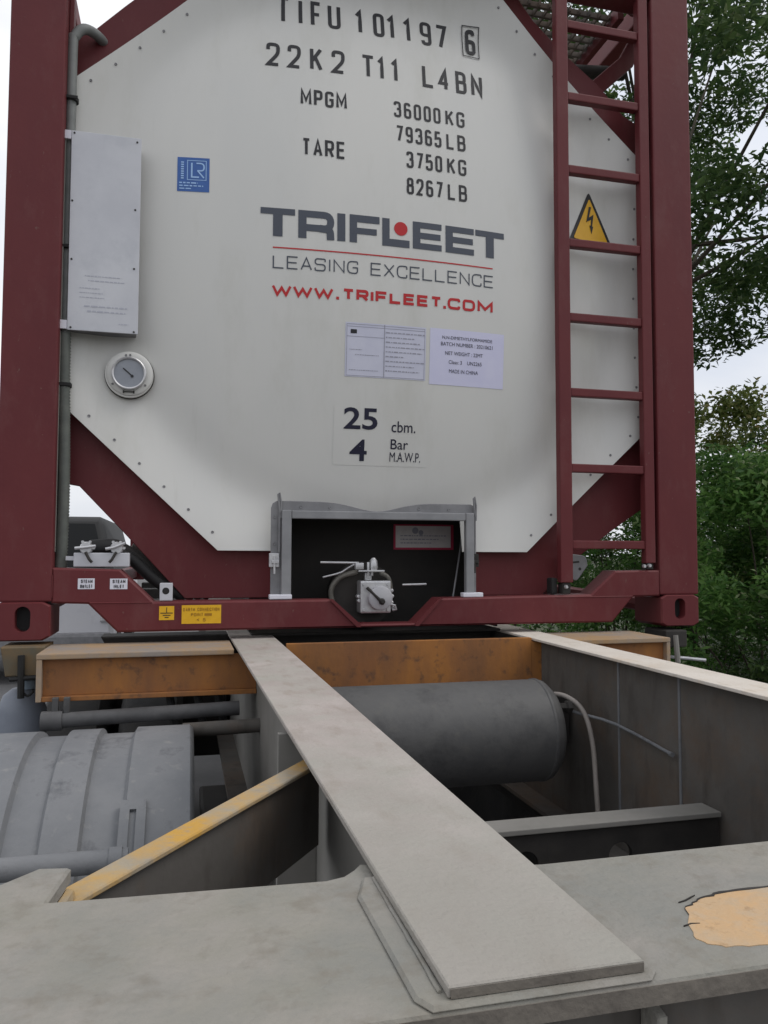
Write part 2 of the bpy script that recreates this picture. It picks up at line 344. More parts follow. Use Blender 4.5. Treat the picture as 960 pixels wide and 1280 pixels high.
def ribbon(bm, P, w, yf, off, maxseg=.03):
    Q = [P[0]]
    for a, b in zip(P, P[1:]):
        n = max(1, int((b-a).length/maxseg))
        for k in range(1, n+1): Q.append(a+(b-a)*k/n)
    closed = (Q[0]-Q[-1]).length < 1e-6
    if closed: Q = Q[:-1]
    n = len(Q); vs_ = []
    for i, p in enumerate(Q):
        a = Q[i-1] if (i > 0 or closed) else None; c = Q[(i+1) % n] if (i < n-1 or closed) else None
        d1 = (p-a).normalized() if a is not None else (c-p).normalized()
        d2 = (c-p).normalized() if c is not None else d1
        n1 = Vector((-d1.y, d1.x)); n2 = Vector((-d2.y, d2.x)); m = n1+n2
        m = n1 if m.length < .2 else m.normalized()
        s = min(1.0/max(m.dot(n1), .3), 2.2)*w/2
        l_ = p+m*s; r_ = p-m*s
        vs_.append((bm.verts.new((l_.x, yf(l_.x, l_.y)-off, l_.y)), bm.verts.new((r_.x, yf(r_.x, r_.y)-off, r_.y))))
    for i in range(n if closed else n-1):
        a, b = vs_[i], vs_[(i+1) % n]
        bm.faces.new((a[0], a[1], b[1], b[0]))
def glyph(bm, ch, x0, x1, z0, h, w, yf, off, rad=None, layer=[0]):
    if ch not in G: return
    hw = w/2; X0, X1, Z0, H = x0+hw, x1-hw, z0+hw, h-w
    for st in G[ch]:
        pts = [((X0+p[0]*(X1-X0), Z0+p[1]*H) + ((1,) if len(p) > 2 else ())) for p in st]
        rad_ = rad if rad is not None else .42*(X1-X0)
        layer[0] = (layer[0]+1) % 5
        ribbon(bm, fillet(pts, rad_), w, yf, off+layer[0]*.00006)
def text(bm, s, x0, x1, z0, h, w, yf, off=.0012, gap=.28, rad=None):
    ws = [WID.get(c, 1.0) for c in s]; tot = sum(ws)+gap*(len(s)-1); u = (x1-x0)/tot; x = x0
    for c, q in zip(s, ws):
        if c == 'I' or c == 'l': glyph(bm, c, x+q*u/2-w, x+q*u/2+w, z0, h, w, yf, off, rad)
        else: glyph(bm, c, x, x+q*u, z0, h, w, yf, off, rad)
        x += (q+gap)*u
def chars(bm, items, z0, h, w, yf, off=.0012, rad=None):
    for c, a, b in items: glyph(bm, c, a, b, z0, h, w, yf, off, rad)
def quad(bm, x0, x1, z0, z1, yf, off, n=4):
    g = [[bm.verts.new((x0+(x1-x0)*i/n, yf(x0+(x1-x0)*i/n, z0+(z1-z0)*j/n)-off, z0+(z1-z0)*j/n)) for j in range(n+1)] for i in range(n+1)]
    for i in range(n):
        for j in range(n): bm.faces.new((g[i][j], g[i+1][j], g[i+1][j+1], g[i][j+1]))
def fonttext(bm, s, x0, x1, z0, z1, yf, off, bold=0.0):
    """a string in Blender's own sans face, fitted to a box and laid on a surface"""
    cu = bpy.data.curves.new('tmp_text', 'FONT'); cu.body = s; cu.size = 1; cu.offset = bold; cu.resolution_u = 4
    o = bpy.data.objects.new('tmp_text', cu); COL.objects.link(o); bpy.context.view_layer.update()
    me = o.to_mesh(); vs_ = [v.co.copy() for v in me.vertices]; fs = [tuple(p.vertices) for p in me.polygons]; o.to_mesh_clear()
    bpy.data.objects.remove(o); bpy.data.curves.remove(cu)
    ax, bx_ = min(v.x for v in vs_), max(v.x for v in vs_); ay, by = min(v.y for v in vs_), max(v.y for v in vs_); new = []
    for v in vs_:
        x = x0+(v.x-ax)/(bx_-ax)*(x1-x0); z = z0+(v.y-ay)/(by-ay)*(z1-z0); new.append(bm.verts.new((x, yf(x, z)-off, z)))
    for f_ in fs:
        try: bm.faces.new([new[i] for i in f_])
        except ValueError: pass
def printlines(bm, x0, x1, z, w, yf, off, seed=0):
    """a line of print too small to read: short runs of ink"""
    rd = random.Random(seed); x = x0
    while x < x1:
        l_ = rd.uniform(.4, 1.6)*w*2.5; e = min(x+l_, x1)
        ribbon(bm, [Vector((x, z)), Vector((e, z))], w*rd.uniform(.7, 1.1), yf, off); x = e+w*.8

# ================================================================== SETTING
GZ = -1.27
def sheet(name, x0, x1, y0, y1, z, m, n=1):
    bm = B(); bmesh.ops.create_grid(bm, x_segments=n, y_segments=n, size=.5)
    for v in bm.verts: v.co = Vector((x0+(v.co.x+.5)*(x1-x0), y0+(v.co.y+.5)*(y1-y0), z))
    o = obj(name, bm, m); o['kind'] = 'structure'; return o
sheet('ground', -700, 700, -700, 700, GZ-.03, 'soil')
sheet('road', -9, 2.35, -120, 160, GZ, 'asphalt')
bm = B(); box(bm, 2.35, 2.5, -120, 160, GZ-.1, GZ+.12, .015); k_ = obj('kerb', bm, 'edge'); k_['kind'] = 'structure'

# ------------------------------------------------------------------ vegetation
def leafmesh(name, C, size, up_bias=.55, slim=.42, droop=.25):
    """C: leaf centres. Each leaf is a folded, pointed blade of two quads sharing the midrib."""
    n = len(C); d = rng.normal(size=(n, 3)); d[:, 2] = d[:, 2]*.6-droop; d /= np.linalg.norm(d, axis=1)[:, None]
    nn = rng.normal(size=(n, 3)); nn[:, 2] += up_bias*3; s = np.cross(d, nn); s /= np.linalg.norm(s, axis=1)[:, None]+1e-9
    nn = np.cross(s, d); L_ = size*rng.uniform(.65, 1.3, n)[:, None]; W_ = L_*slim
    base = C-d*L_*.5; tip = C+d*L_*.5-nn*L_*.06; mid = C-nn*W_*.12
    l1 = C-d*L_*.08+s*W_*.5+nn*W_*.12; r1 = C-d*L_*.08-s*W_*.5+nn*W_*.12
    V = np.stack([base, l1, tip, mid, r1], 1).reshape(-1, 3)
    k = np.arange(n)[:, None]*5
    F = np.concatenate([k+np.array([[0, 3, 2, 1]]), k+np.array([[0, 4, 2, 3]])], 1).reshape(-1)
    me = bpy.data.meshes.new(name); me.vertices.add(len(V)); me.vertices.foreach_set('co', V.astype(np.float32).ravel())
    nf = 2*n; me.loops.add(nf*4); me.loops.foreach_set('vertex_index', F.astype(np.int32))
    me.polygons.add(nf); me.polygons.foreach_set('loop_start', np.arange(nf, dtype=np.int32)*4)
    me.update(calc_edges=True); me.validate(); return me
def clumps(centers, rad, per, flat=.8):
    out = []
    for c, r_ in zip(centers, rad):
        n = max(6, int(per*(r_/np.mean(rad))**2)); v = rng.normal(size=(n, 3)); v /= np.linalg.norm(v, axis=1)[:, None]
        v *= (rng.uniform(0, 1, n)**.45)[:, None]*r_; v[:, 2] *= flat; out.append(c+v)
    return np.concatenate(out)
def tree(name, loc, h, cr, n_cl, per, leaf, m, label, group, first_limb=.30, seed=1, low=.32):
    rd = np.random.default_rng(seed); t = thing(name, label, 'tree', loc, group)
    o = Vector(loc); tr = B(); top = o+Vector((rd.uniform(-.3, .3), rd.uniform(-.3, .3), h*.8))
    mid = o+Vector((rd.uniform(-.15, .15), rd.uniform(-.15, .15), h*.4))
    r0 = h*.022
    tube(tr, [o-Vector((0, 0, .1)), o+Vector((.02, 0, h*.15)), mid, o+(top-o)*.75, top], [r0*1.35, r0, r0*.75, r0*.4, r0*.1], 10, smooth=4)
    cs = []; rs = []
    for i in range(n_cl):
        a = rd.uniform(0, 2*math.pi); q = rd.uniform(.25, 1)**.6; zz = rd.uniform(low, 1.0)
        prof = math.sin(math.pi*min(1, max(0.0, (zz-low+.10)/(1.15-low))))**.7
        p = o+Vector((math.cos(a)*cr*q*prof, math.sin(a)*cr*q*prof, h*zz)); cs.append(p[:]); rs.append(rd.uniform(.28, .62)*cr*.23)
        if i % 15 == 0:
            s0 = o+(top-o)*rd.uniform(.5, .78) if zz < .7 else o+(top-o)*max(.45, zz*.75)
            m1 = s0.lerp(p, .5)+Vector((0, 0, rd.uniform(-.1, .25)))
            tube(tr, [s0, m1, p], [r0*.16, r0*.08, r0*.03], 6, smooth=3)
    obj('trunk', tr, 'bark', t, 40)
    C = clumps(np.array(cs), np.array(rs), per)-np.array(loc)
    me = leafmesh('crown', C, leaf); me.materials.append(MT[m]); c = bpy.data.objects.new('crown', me); link(c, t)
    return t
def shrub(name, loc, h, rx, n_cl, per, leaf, m, label, group, slim=.4, seed=1):
    rd = np.random.default_rng(seed); t = thing(name, label, 'shrub', loc, group); o = Vector(loc); st = B(); cs = []; rs = []
    for i in range(n_cl):
        a = rd.uniform(0, 2*math.pi); zz = rd.uniform(.12, 1.0)**.8; prof = math.sqrt(max(.05, 1-(max(0, zz-.45)/.62)**2))
        q = rd.uniform(.2, 1)**.55
        p = o+Vector((math.cos(a)*rx*q*prof, math.sin(a)*rx*q*prof, h*zz)); cs.append(p[:]); rs.append(rd.uniform(.5, 1.25)*rx*.25)
        if i % 11 == 0: tube(st, [o+Vector((math.cos(a)*.1, math.sin(a)*.1, -.05)), o.lerp(p, .5)+Vector((0, 0, .05)), o.lerp(p, .85)], [.014, .010, .003], 5, smooth=3)
    obj('stems', st, 'bark', t, 40)
    C = clumps(np.array(cs), np.array(rs), per)-np.array(loc)
    me = leafmesh('foliage', C, leaf, slim=slim, droop=.05); me.materials.append(MT[m]); c = bpy.data.objects.new('foliage', me); link(c, t)
    return t
tree('broadleaf_tree', (4.75, 5.3, GZ), 9.6, 3.7, 330, 210, .11, 'leaf_tree', 'tall leafy tree just right of the container, its lower branches hanging over the shrubs', None, seed=3, low=.45)
SG = 'shrubs growing beside the road'
shrub('leafy_shrub', (4.15, 3.05, GZ), 2.35, 1.0, 90, 190, 0.073, 'leaf_bush', 'bright green feathery shrub nearest the right container post', SG, seed=1)
shrub('leafy_shrub', (5.35, 3.9, GZ), 2.2, 1.1, 90, 190, 0.073, 'leaf_bush', 'bright green shrub at the right edge of the photo', SG, seed=2)
shrub('tall_shrub', (5.35, 5.35, GZ), 3.35, 1.05, 78, 96, .085, 'leaf_olive', 'tall olive and yellow tipped shrub under the hanging branches', SG, slim=.4, seed=4)
shrub('tall_shrub', (6.7, 5.6, GZ), 3.3, .95, 67, 96, .085, 'leaf_tree', 'dark tall shrub behind the bright shrub at the right edge', SG, slim=.4, seed=6)
shrub('leafy_shrub', (3.95, 5.3, GZ), 2.6, 1.1, 82, 174, 0.077, 'leaf_bush', 'green shrub seen low through the gap behind the ladder', SG, seed=7)
shrub('leafy_shrub', (3.9, 7.6, GZ), 2.5, 1.15, 75, 158, 0.086, 'leaf_bush', 'green shrub beyond the rear half of the container', SG, seed=9)
shrub('leafy_shrub', (6.6, 2.9, GZ), 2.4, 1.2, 75, 158, 0.086, 'leaf_bush', 'shrub just outside the right edge of the frame', SG, seed=10)
shrub('leafy_shrub', (5.9, 8.4, GZ), 2.7, 1.3, 60, 176, 0.086, 'leaf_tree', 'dark shrub filling the gap behind the bright shrubs', SG, seed=12)
shrub('leafy_shrub', (7.9, 7.2, GZ), 2.8, 1.3, 60, 176, 0.086, 'leaf_tree', 'dark shrub at the back, behind the right edge of the hedge', SG, seed=13)
shrub('low_shrub', (3.75, 2.35, GZ), .75, .55, 40, 90, .07, 'leaf_tree', 'low dark shrub beside the kerb, below the right end of the trailer', SG, seed=14)
shrub('low_shrub', (4.75, 2.75, GZ), .80, .60, 40, 90, .07, 'leaf_bush', 'low green shrub under the right edge of the hedge', SG, seed=15)
# low plants and grass under the shrubs
n = 16000; gx = rng.uniform(2.55, 9, n); gy = rng.uniform(.8, 11, n)
C = np.stack([gx, gy, np.full(n, GZ+.05)+rng.uniform(-.02, .10, n)], 1)
me = leafmesh('grass', C, .17, up_bias=0, slim=.09, droop=-.9); me.materials.append(MT['grass'])
go = bpy.data.objects.new('grass', me); COL.objects.link(go); go['kind'] = 'stuff'; go['label'] = 'rough dark grass growing under the shrubs'; go['category'] = 'grass'

# ------------------------------------------------------------------ van seen through the lower left gap
van = thing('parked_van', 'white van with black roof and dark windscreen parked beyond the container', 'van', (-2.45, 9.0, GZ))
x0, x1 = -3.35, -1.5
bm = B()
prism(bm, [(7.6, GZ+.35), (7.55, GZ+.95), (7.95, GZ+1.12), (8.45, GZ+1.15), (12.4, GZ+1.15), (12.4, GZ+.35)], x0, x1, 'x', .06); obj('body', bm, 'vanwhite', van, 40)
bm = B(); prism(bm, [(8.35, GZ+1.14), (8.95, GZ+1.98), (9.25, GZ+2.06), (12.3, GZ+2.06), (12.38, GZ+1.14)], x0+.06, x1-.06, 'x', .07); 
for v in bm.verts:
    if v.co.z > GZ+1.6: v.co.x += (-.22 if v.co.x > -2.4 else .22)*min(1, (v.co.z-GZ-1.2)/.8)
obj('cabin', bm, 'black', van, 40)
bm = B(); prism(bm, [(8.40, GZ+1.20), (8.92, GZ+1.93), (8.90, GZ+1.95), (8.37, GZ+1.22)], x0+.16, x1-.16, 'x', .004); 
for v in bm.verts:
    if v.co.z > GZ+1.6: v.co.x += (-.22 if v.co.x > -2.4 else .22)
obj('windscreen', bm, 'vanglass', van)
bm = B(); box(bm, x0+.03, x1-.03, 7.45, 7.65, GZ+.35, GZ+.58, .04); obj('bumper', bm, 'grey_steel', van)
for s in (x0+.02, x1-.16):
    bm = B(); box(bm, s, s+.14, 7.535, 7.6, GZ+.70, GZ+.86, .025); obj('headlight', bm, 'silver', van)
for yy in (8.35, 11.3):
    for s in (x0-.01, x1-.21):
        bm = B(); lathe(bm, [(0, .2), (0, .33), (.03, .35), (.19, .35), (.22, .33), (.22, .2)], (s, yy, GZ+.35), 'x', 28); w_ = obj('wheel', bm, 'tyre', van, 40)
        bm = B(); lathe(bm, [(.01, .02), (.01, .2), (.21, .2), (.21, .02)], (s, yy, GZ+.35), 'x', 24); obj('rim', bm, 'silver', w_, 40)

# ================================================================== TANK CONTAINER
cont = thing('tank_container', 'white tank container in a maroon frame, its lettered end facing the viewer, on the trailer', 'tank container', (0, 3.0, 0))
W = 1.219; DC = 1.32
def panel_r(r):
    """end cladding: shallow dome, a valley round it, then a rim that flares forward to the frame"""
    if r < .83: return .10-.085*(1-(r/.88)**2)
    p0 = .10-.085*(1-(.83/.88)**2)
    if r < .975:
        t = (r-.83)/.145; m0 = .085*2*.83/.88**2*.145
        return (2*t**3-3*t*t+1)*p0+(t**3-2*t*t+t)*m0+(3*t*t-2*t**3)*.116
    t = min(1, (r-.975)/.20); return .116-.042*(t*t*(3-2*t)*.5+t*.5)
def panel_y(x, z): return panel_r(math.hypot(x, z-DC))
# corner posts (box section with a recessed inner lip)
for s in (-1, 1):
    for yb, ye in ((0, .10), (5.958, 6.058)):
        bm = B(); a, b = sorted((s*1.219, s*1.055)); box(bm, a, b, yb+.003, ye, .118, 2.473, .006)
        obj('corner_post', bm, 'maroon', cont)
    bm = B(); a, b = sorted((s*1.054, s*1.040)); box(bm, a, b, .06, .10, .22, 2.40, .002); obj('post_lip', bm, 'maroon', cont)
# corner castings with the oval aperture
def casting(sx, y0, y1, z0):
    bm = B(); a, b = sorted((sx*1.219, sx*1.057)); cx = sx*1.136; cz = z0+.066
    front = y0 if y0 < 1 else y1; back = y1 if y0 < 1 else y0; d = .012 if back > front else -.012
    oval = []
    for k in range(24):
        t = 2*math.pi*k/24; oval.append((cx+.0225*math.cos(t), cz+.0225*math.sin(t)+(.016 if math.sin(t) >= 0 else -.016)))
    rect = []
    for k in range(24):
        t = 2*math.pi*k/24; c, s_ = math.cos(t), math.sin(t); m_ = max(abs(c)/.081, abs(s_)/.059)
        rect.append((a+.081+c/m_, z0+.059+s_/m_))
    hz = lambda q, y: bm.verts.new((min(max(q[0], a), b), y, q[1]))
    ro = [hz(q, front+d*.5) for q in rect]; ri = [bm.verts.new((q[0], front, q[1])) for q in [(a+.081+(r_[0]-a-.081)*.94, z0+.059+(r_[1]-z0-.059)*.93) for r_ in rect]]
    oi = [bm.verts.new((q[0], front, q[1])) for q in oval]; ob = [bm.verts.new((q[0], front+d*3, q[1])) for q in oval]; rb = [hz(q, back) for q in rect]
    for A_, B_ in ((rb, ro), (ro, ri), (ri, oi), (oi, ob)):
        for k in range(24): bm.faces.new((A_[k], A_[(k+1) % 24], B_[(k+1) % 24], B_[k]))
    bm.faces.new(rb[::-1]); bmesh.ops.recalc_face_normals(bm, faces=bm.faces[:])
    o = obj('corner_casting', bm, 'maroon', cont, 35)
    bm = B(); box(bm, cx-.05, cx+.05, front+d*3, front+d*3.3, z0+.01, z0+.11, 0); obj('aperture', bm, 'black', o)
for s in (-1, 1):
    for z0 in (0, 2.473):
        casting(s, 0, .178, z0); casting(s, 5.88, 6.058, z0)
# bottom end rail with its stepped gussets and centre notch
rail = [(-1.057, .222), (-.858, .216), (-.755, .114), (-.185, .114), (-.089, .030), (.106, .030), (.193, .114), (.625, .120), (.772, .122), (.871, .207), (1.057, .209),
        (1.057, .113), (.945, .112), (.858, .020), (-.862, .020), (-.950, .109), (-1.057, .113)]
bm = B(); prism(bm, rail, .004, .10, 'y', .006); rl = obj('bottom_rail', bm, 'maroon', cont)
def weldline(pts, r=.0022):
    bm = B(); tube(bm, [(x, .004, z) for x, z in pts], r, 6); obj('weld_bead', bm, 'maroon', rl, 40)
weldline([(-.945, .112), (-.76, .112)]); weldline([(.63, .113), (.94, .113)])
for s in (-1, 1):
    weldline([(s*1.055, .13), (s*1.055, .20)], .002)
bm = B(); prism(bm, [(-.195, .116), (-.182, .116), (-.087, .031), (-.087, .022), (-.10, .022)], -.003, .004, 'y', 0); obj('notch_stiffener', bm, 'maroon', rl)
bm = B(); prism(bm, [(.203, .116), (.190, .116), (.104, .031), (.104, .022), (.117, .022)], -.003, .004, 'y', 0); obj('notch_stiffener', bm, 'maroon', rl)
# corner braces (flat plates behind the cladding)
bm = B(); prism(bm, [(-1.09, .80), (-1.0, .80), (-.52, .34), (-.46, .30), (-.40, .30), (-.375, .274), (-.375, .116), (-.66, .116), (-.868, .345), (-1.0, .485), (-1.09, .50)], .132, .148, 'y', .002)
obj('corner_brace', bm, 'maroon', cont)
bm = B(); prism(bm, [(1.09, .82), (.99, .80), (.52, .34), (.46, .30), (.39, .30), (.365, .275), (.365, .116), (.640, .116), (.770, .243), (.936, .360), (1.09, .460)], .132, .148, 'y', .002)
obj('corner_brace', bm, 'maroon', cont)
bm = B(); prism(bm, [(-1.09, 1.74), (-.98, 1.74), (-.46, 2.24), (-.36, 2.36), (-.36, 2.42), (-.60, 2.42), (-.89, 2.13), (-.995, 2.02), (-1.09, 1.98)], .132, .148, 'y', .002)
obj('corner_brace', bm, 'maroon', cont)
bm = B(); prism(bm, [(1.09, 1.70), (1.0, 1.74), (.42, 2.32), (.36, 2.42), (.56, 2.42), (.621, 2.345), (.749, 2.235), (.906, 2.122), (1.007, 2.02), (1.09, 1.98)], .132, .148, 'y', .002)
obj('corner_brace', bm, 'maroon', cont)
bm = B(); box(bm, -1.055, 1.055, .004, .104, 2.42, 2.58, .006); obj('top_rail', bm, 'maroon', cont)
# the white end cladding: octagon with a domed centre, cut out for the outlet cabinet
octo = [(-1.048, 1.812), (-1.030, .722), (-.557, .277), (.552, .275), (1.048, .736), (1.058, 1.80), (.44, 2.395), (-.44, 2.395)]
bm = B(); nx, nz_ = 96, 96
gv = [[bm.verts.new((-1.1+2.2*i/nx, 0, .2+2.25*j/nz_)) for j in range(nz_+1)] for i in range(nx+1)]
for i in range(nx):
    for j in range(nz_): bm.faces.new((gv[i][j], gv[i+1][j], gv[i+1][j+1], gv[i][j+1]))
for i in range(8):
    a = Vector((octo[i][0], 0, octo[i][1])); b = Vector((octo[(i+1) % 8][0], 0, octo[(i+1) % 8][1])); d = (b-a).normalized(); nn = Vector((d.z, 0, -d.x))
    if nn.dot(a-Vector((0, 0, 1.3))) < 0: nn = -nn
    bmesh.ops.bisect_plane(bm, geom=bm.verts[:]+bm.edges[:]+bm.faces[:], plane_co=a, plane_no=nn, clear_outer=True)
HX0, HX1, HZ = -.322, .308, .392
for co, no in (((HX0, 0, 0), (1, 0, 0)), ((HX1, 0, 0), (1, 0, 0)), ((0, 0, HZ), (0, 0, 1))):
    bmesh.ops.bisect_plane(bm, geom=bm.verts[:]+bm.edges[:]+bm.faces[:], plane_co=co, plane_no=no)
kill = [f for f in bm.faces if HX0 < f.calc_center_median().x < HX1 and f.calc_center_median().z < HZ]
bmesh.ops.delete(bm, geom=kill, context='FACES')
for v in bm.verts: v.co.y = panel_y(v.co.x, v.co.z)
bmesh.ops.recalc_face_normals(bm, faces=bm.faces[:])
f0 = max(bm.faces, key=lambda f: f.calc_area())
if f0.normal.y > 0: bmesh.ops.reverse_faces(bm, faces=bm.faces[:])
panel = obj('end_panel', bm, 'white', cont, 0)
sm = panel.modifiers.new('thickness', 'SOLIDIFY'); sm.thickness = .0035; sm.offset = -1
es = panel.modifiers.new('edges', 'EDGE_SPLIT'); es.split_angle = R(40)
# cladding screws
def screw(x, z, yf, parent, r=.005):
    bm = B(); y = yf(x, z); lathe(bm, [(0, r*.3), (-.0015, r*.8), (.0005, r)], (x, y-.001, z), 'y', 10); obj('screw', bm, 'grey_steel', parent, 40)
def along(a, b, n, inset):
    a = Vector(a); b = Vector(b); d = (b-a).normalized(); nn = Vector((-d.y, d.x)); c = Vector((0, 1.3))
    if nn.dot(c-a) < 0: nn = -nn
    for k in range(n):
        p = a.lerp(b, (k+.5)/n)+nn*inset; screw(p.x, p.y, panel_y, panel)
along(octo[0], octo[7], 8, .032); along(octo[1], octo[2], 6, .032); along(octo[3], octo[4], 6, .032); along(octo[5], octo[6], 8, .032); along(octo[4], octo[5], 9, .028)

# ---- lettering on the cladding
def lettering(name, fn, m, parent=panel, label=None):
    bm = B(); fn(bm); o = obj(name, bm, m, parent); return o
PY = panel_y
def f(bm):
    z = 2.144; h = .102; w = .0135
    chars(bm, [('T', -.378, -.330), ('I', -.306, -.279), ('F', -.256, -.216), ('U', -.194, -.148)], 2.148, .104, w, PY)
lettering('lettering', f, 'ink')
def f(bm):
    z = 2.144; h = .102; w = .0135
    chars(bm, [('1', -.098, -.055), ('0', -.028, .014), ('1', .020, .067), ('1', .082, .129),
               ('9', .151, .195), ('7', .211, .257)], z, h, w, PY)
lettering('lettering', f, 'ink')
def f(bm):
    chars(bm, [('6', .331, .372)], 2.144, .102, .0135, PY, .004)
    ribbon(bm, [Vector(p) for p in ((.319, 2.133), (.385, 2.133), (.385, 2.258), (.319, 2.258), (.319, 2.133))], .0035, PY, .004)
lettering('lettering', f, 'ink')
def f(bm):
    chars(bm, [('2', -.414, -.367), ('2', -.340, -.294), ('K', -.262, -.218), ('2', -.185, -.138)], 1.966, .092, .0125, PY)
lettering('lettering', f, 'ink')
def f(bm):
    chars(bm, [('T', -.079, -.028), ('1', -.022, .017), ('1', .028, .070)], 1.966, .092, .0125, PY)
lettering('lettering', f, 'ink')
def f(bm):
    chars(bm, [('L', .150, .196),
               ('4', .212, .256), ('B', .281, .324), ('N', .343, .389)], 1.966, .092, .0125, PY)
lettering('lettering', f, 'ink')
lettering('lettering', lambda bm: text(bm, 'MPGM', -.297, -.134, 1.827, .062, .0095, PY), 'ink')
lettering('lettering', lambda bm: text(bm, 'TARE', -.293, -.141, 1.638, .064, .0095, PY), 'ink')
for s, xa, z in (('36000KG', .037, 1.826), ('79365LB', .042, 1.732), ('3750KG', .079, 1.637), ('8267LB', .078, 1.538)):
    k = len(s)-2
    def f(bm): text(bm, s[:k], xa, .214, z, .062, .0088, PY, gap=.36); text(bm, s[k:], .233, .308, z, .062, .0088, PY, gap=.36)
    lettering('lettering', f, 'ink')
def f(bm):
    z0, h, w = 1.342, .098, .0245
    for ch, a, b in (('T', -.432, -.316), ('F', -.129, -.022), ('L', -.013, .087), ('E', .099, .207), ('E', .222, .332), ('T', .338, .453)):
        if ch == 'F':
            ribbon(bm, [Vector(p) for p in ((b, z0+h-w/2), (a+.014, z0+h-w/2), (a+.014, z0))], .026, PY, .0012); ribbon(bm, [Vector((a+.01, z0+.042)), Vector((b-.01, z0+.042))], .022, PY, .0013)
        elif ch == 'E':
            for k, e in ((h-.011, b), (.049, b-.004), (.011, b)): ribbon(bm, [Vector((a+.02, z0+k)), Vector((e, z0+k))], .022, PY, .0013)
            ribbon(bm, [Vector((a+.014, z0)), Vector((a+.014, z0+h))], .028, PY, .0012)
        elif ch == 'T':
            ribbon(bm, [Vector((a, z0+h-.011)), Vector((b, z0+h-.011))], .022, PY, .0012); c = (a+b)/2; ribbon(bm, [Vector((c, z0+h-.02)), Vector((c, z0))], .032, PY, .0013)
        else:
            ribbon(bm, [Vector((a+.014, z0+h)), Vector((a+.014, z0+.012)), Vector((b, z0+.012))], .0265, PY, .0012)
    ribbon(bm, [Vector((-.157, z0)), Vector((-.157, z0+h))], .028, PY, .0012)
    a, b = -.305, -.182
    ribbon(bm, [Vector((a+.014, z0)), Vector((a+.014, z0+h))], .028, PY, .0012)
    ribbon(bm, fillet([(a+.02, z0+h-.012), (b-.012, z0+h-.012, 1), (b-.012, z0+.038, 1), (a+.02, z0+.038)], .024), .024, PY, .0013)
    ribbon(bm, fillet([(b-.05, z0+.038), (b-.014, z0+.036, 1), (b-.012, z0)], .014), .026, PY, .0014)
lettering('logo_lettering', f, 'logo')
def f(bm): disc(bm, .055, 1.407, .0245, PY, 32, .0016)
lettering('logo_dot', f, 'red')
def f(bm): ribbon(bm, [Vector((-.390, 1.303)), Vector((.406, 1.303))], .0045, PY, .0012)
lettering('rule_line', f, 'red')
lettering('lettering', lambda bm: text(bm, 'LEASING EXCELLENCE', -.390, .409, 1.231, .045, .0045, PY, gap=.22, rad=.016), 'logo')
lettering('lettering', lambda bm: text(bm, 'WWW', -.392, -.183, 1.138, .038, .0085, PY, gap=.10), 'red')
def f(bm):
    text(bm, 'TRIFLEET', -.151, .207, 1.138, .040, .0100, PY, gap=.16, rad=.012); text(bm, 'COM', .230, .407, 1.138, .041, .0095, PY, gap=.20, rad=.014)
    for x in (-.168, .219): quad(bm, x-.005, x+.005, 1.138, 1.148, PY, .0012, 1)
lettering('lettering', f, 'red')
def f(bm): quad(bm, -.172, .168, .575, .787, PY, .0008, 8)
st = lettering('pressure_sticker', f, 'white')
for s_, xa_, xb_, za_, zb_, bo_ in (('25', -.138, -.018, .698, .773, .018), ('4', -.114, -.053, .590, .664, .018), ('cbm.', .033, .121, .693, .732, .004), ('Bar', .032, .096, .634, .669, .004), ('M.A.W.P.', .030, .143, .591, .624, 0)):
    lettering('lettering', lambda bm: fonttext(bm, s_, xa_, xb_, za_, zb_, PY, .0020, bo_), 'ink_blue', st)
# two paper sheets
bm = B(); quad(bm, -.139, .151, .878, 1.064, PY, .001, 8); s1 = obj('document_sheet', bm, 'sheet', cont)
def f(bm):
    V2 = lambda *p: [Vector(q) for q in p]
    ribbon(bm, V2((-.001, .880), (-.001, 1.062)), .0030, PY, .0018)
    ribbon(bm, V2((-.134, 1.050), (.146, 1.050)), .0015, PY, .0018); ribbon(bm, V2((-.134, 1.016), (-.001, 1.016)), .0014, PY, .0018)
    ribbon(bm, V2((-.134, .882), (.146, .882), (.146, 1.058), (-.134, 1.058), (-.134, .882)), .0015, PY, .0018)
    for k in range(9): printlines(bm, .004, .146-.03*(k % 3)*(.3+k % 2), 1.036-.0165*k, .0040, PY, .0018, k)
    for k in range(7):
        if k in (2, 3, 6): printlines(bm, -.125+.02*(k % 2), -.02-.03*(k % 3), 1.006-.0175*k, .0022, PY, .0018, 30+k)
lettering('print', f, 'ink_soft', s1)
lettering('print', lambda bm: quad(bm, -.121, -.099, 1.026, 1.040, PY, .0018, 1), 'ink', s1)
bm = B(); quad(bm, .166, .454, .868, 1.066, PY, .001, 8); s2 = obj('cargo_sheet', bm, 'sheet_pale', cont)
for s_, xa_, xb_, z_, h_ in (('N,N-DIMETHYLFORMAMIDE', .212, .406, 1.029, .013), ('BATCH NUMBER : 20210621', .207, .408, 1.007, .013), ('NET WEIGHT : 22MT', .224, .370, .975, .013),
                       ('Class: 3    UN2265', .238, .366, .944, .013), ('MADE IN CHINA', .240, .352, .912, .013)):
    lettering('print', lambda bm: fonttext(bm, s_, xa_, xb_, z_, z_+h_, PY, .0020, 0), 'ink_blue', s2)
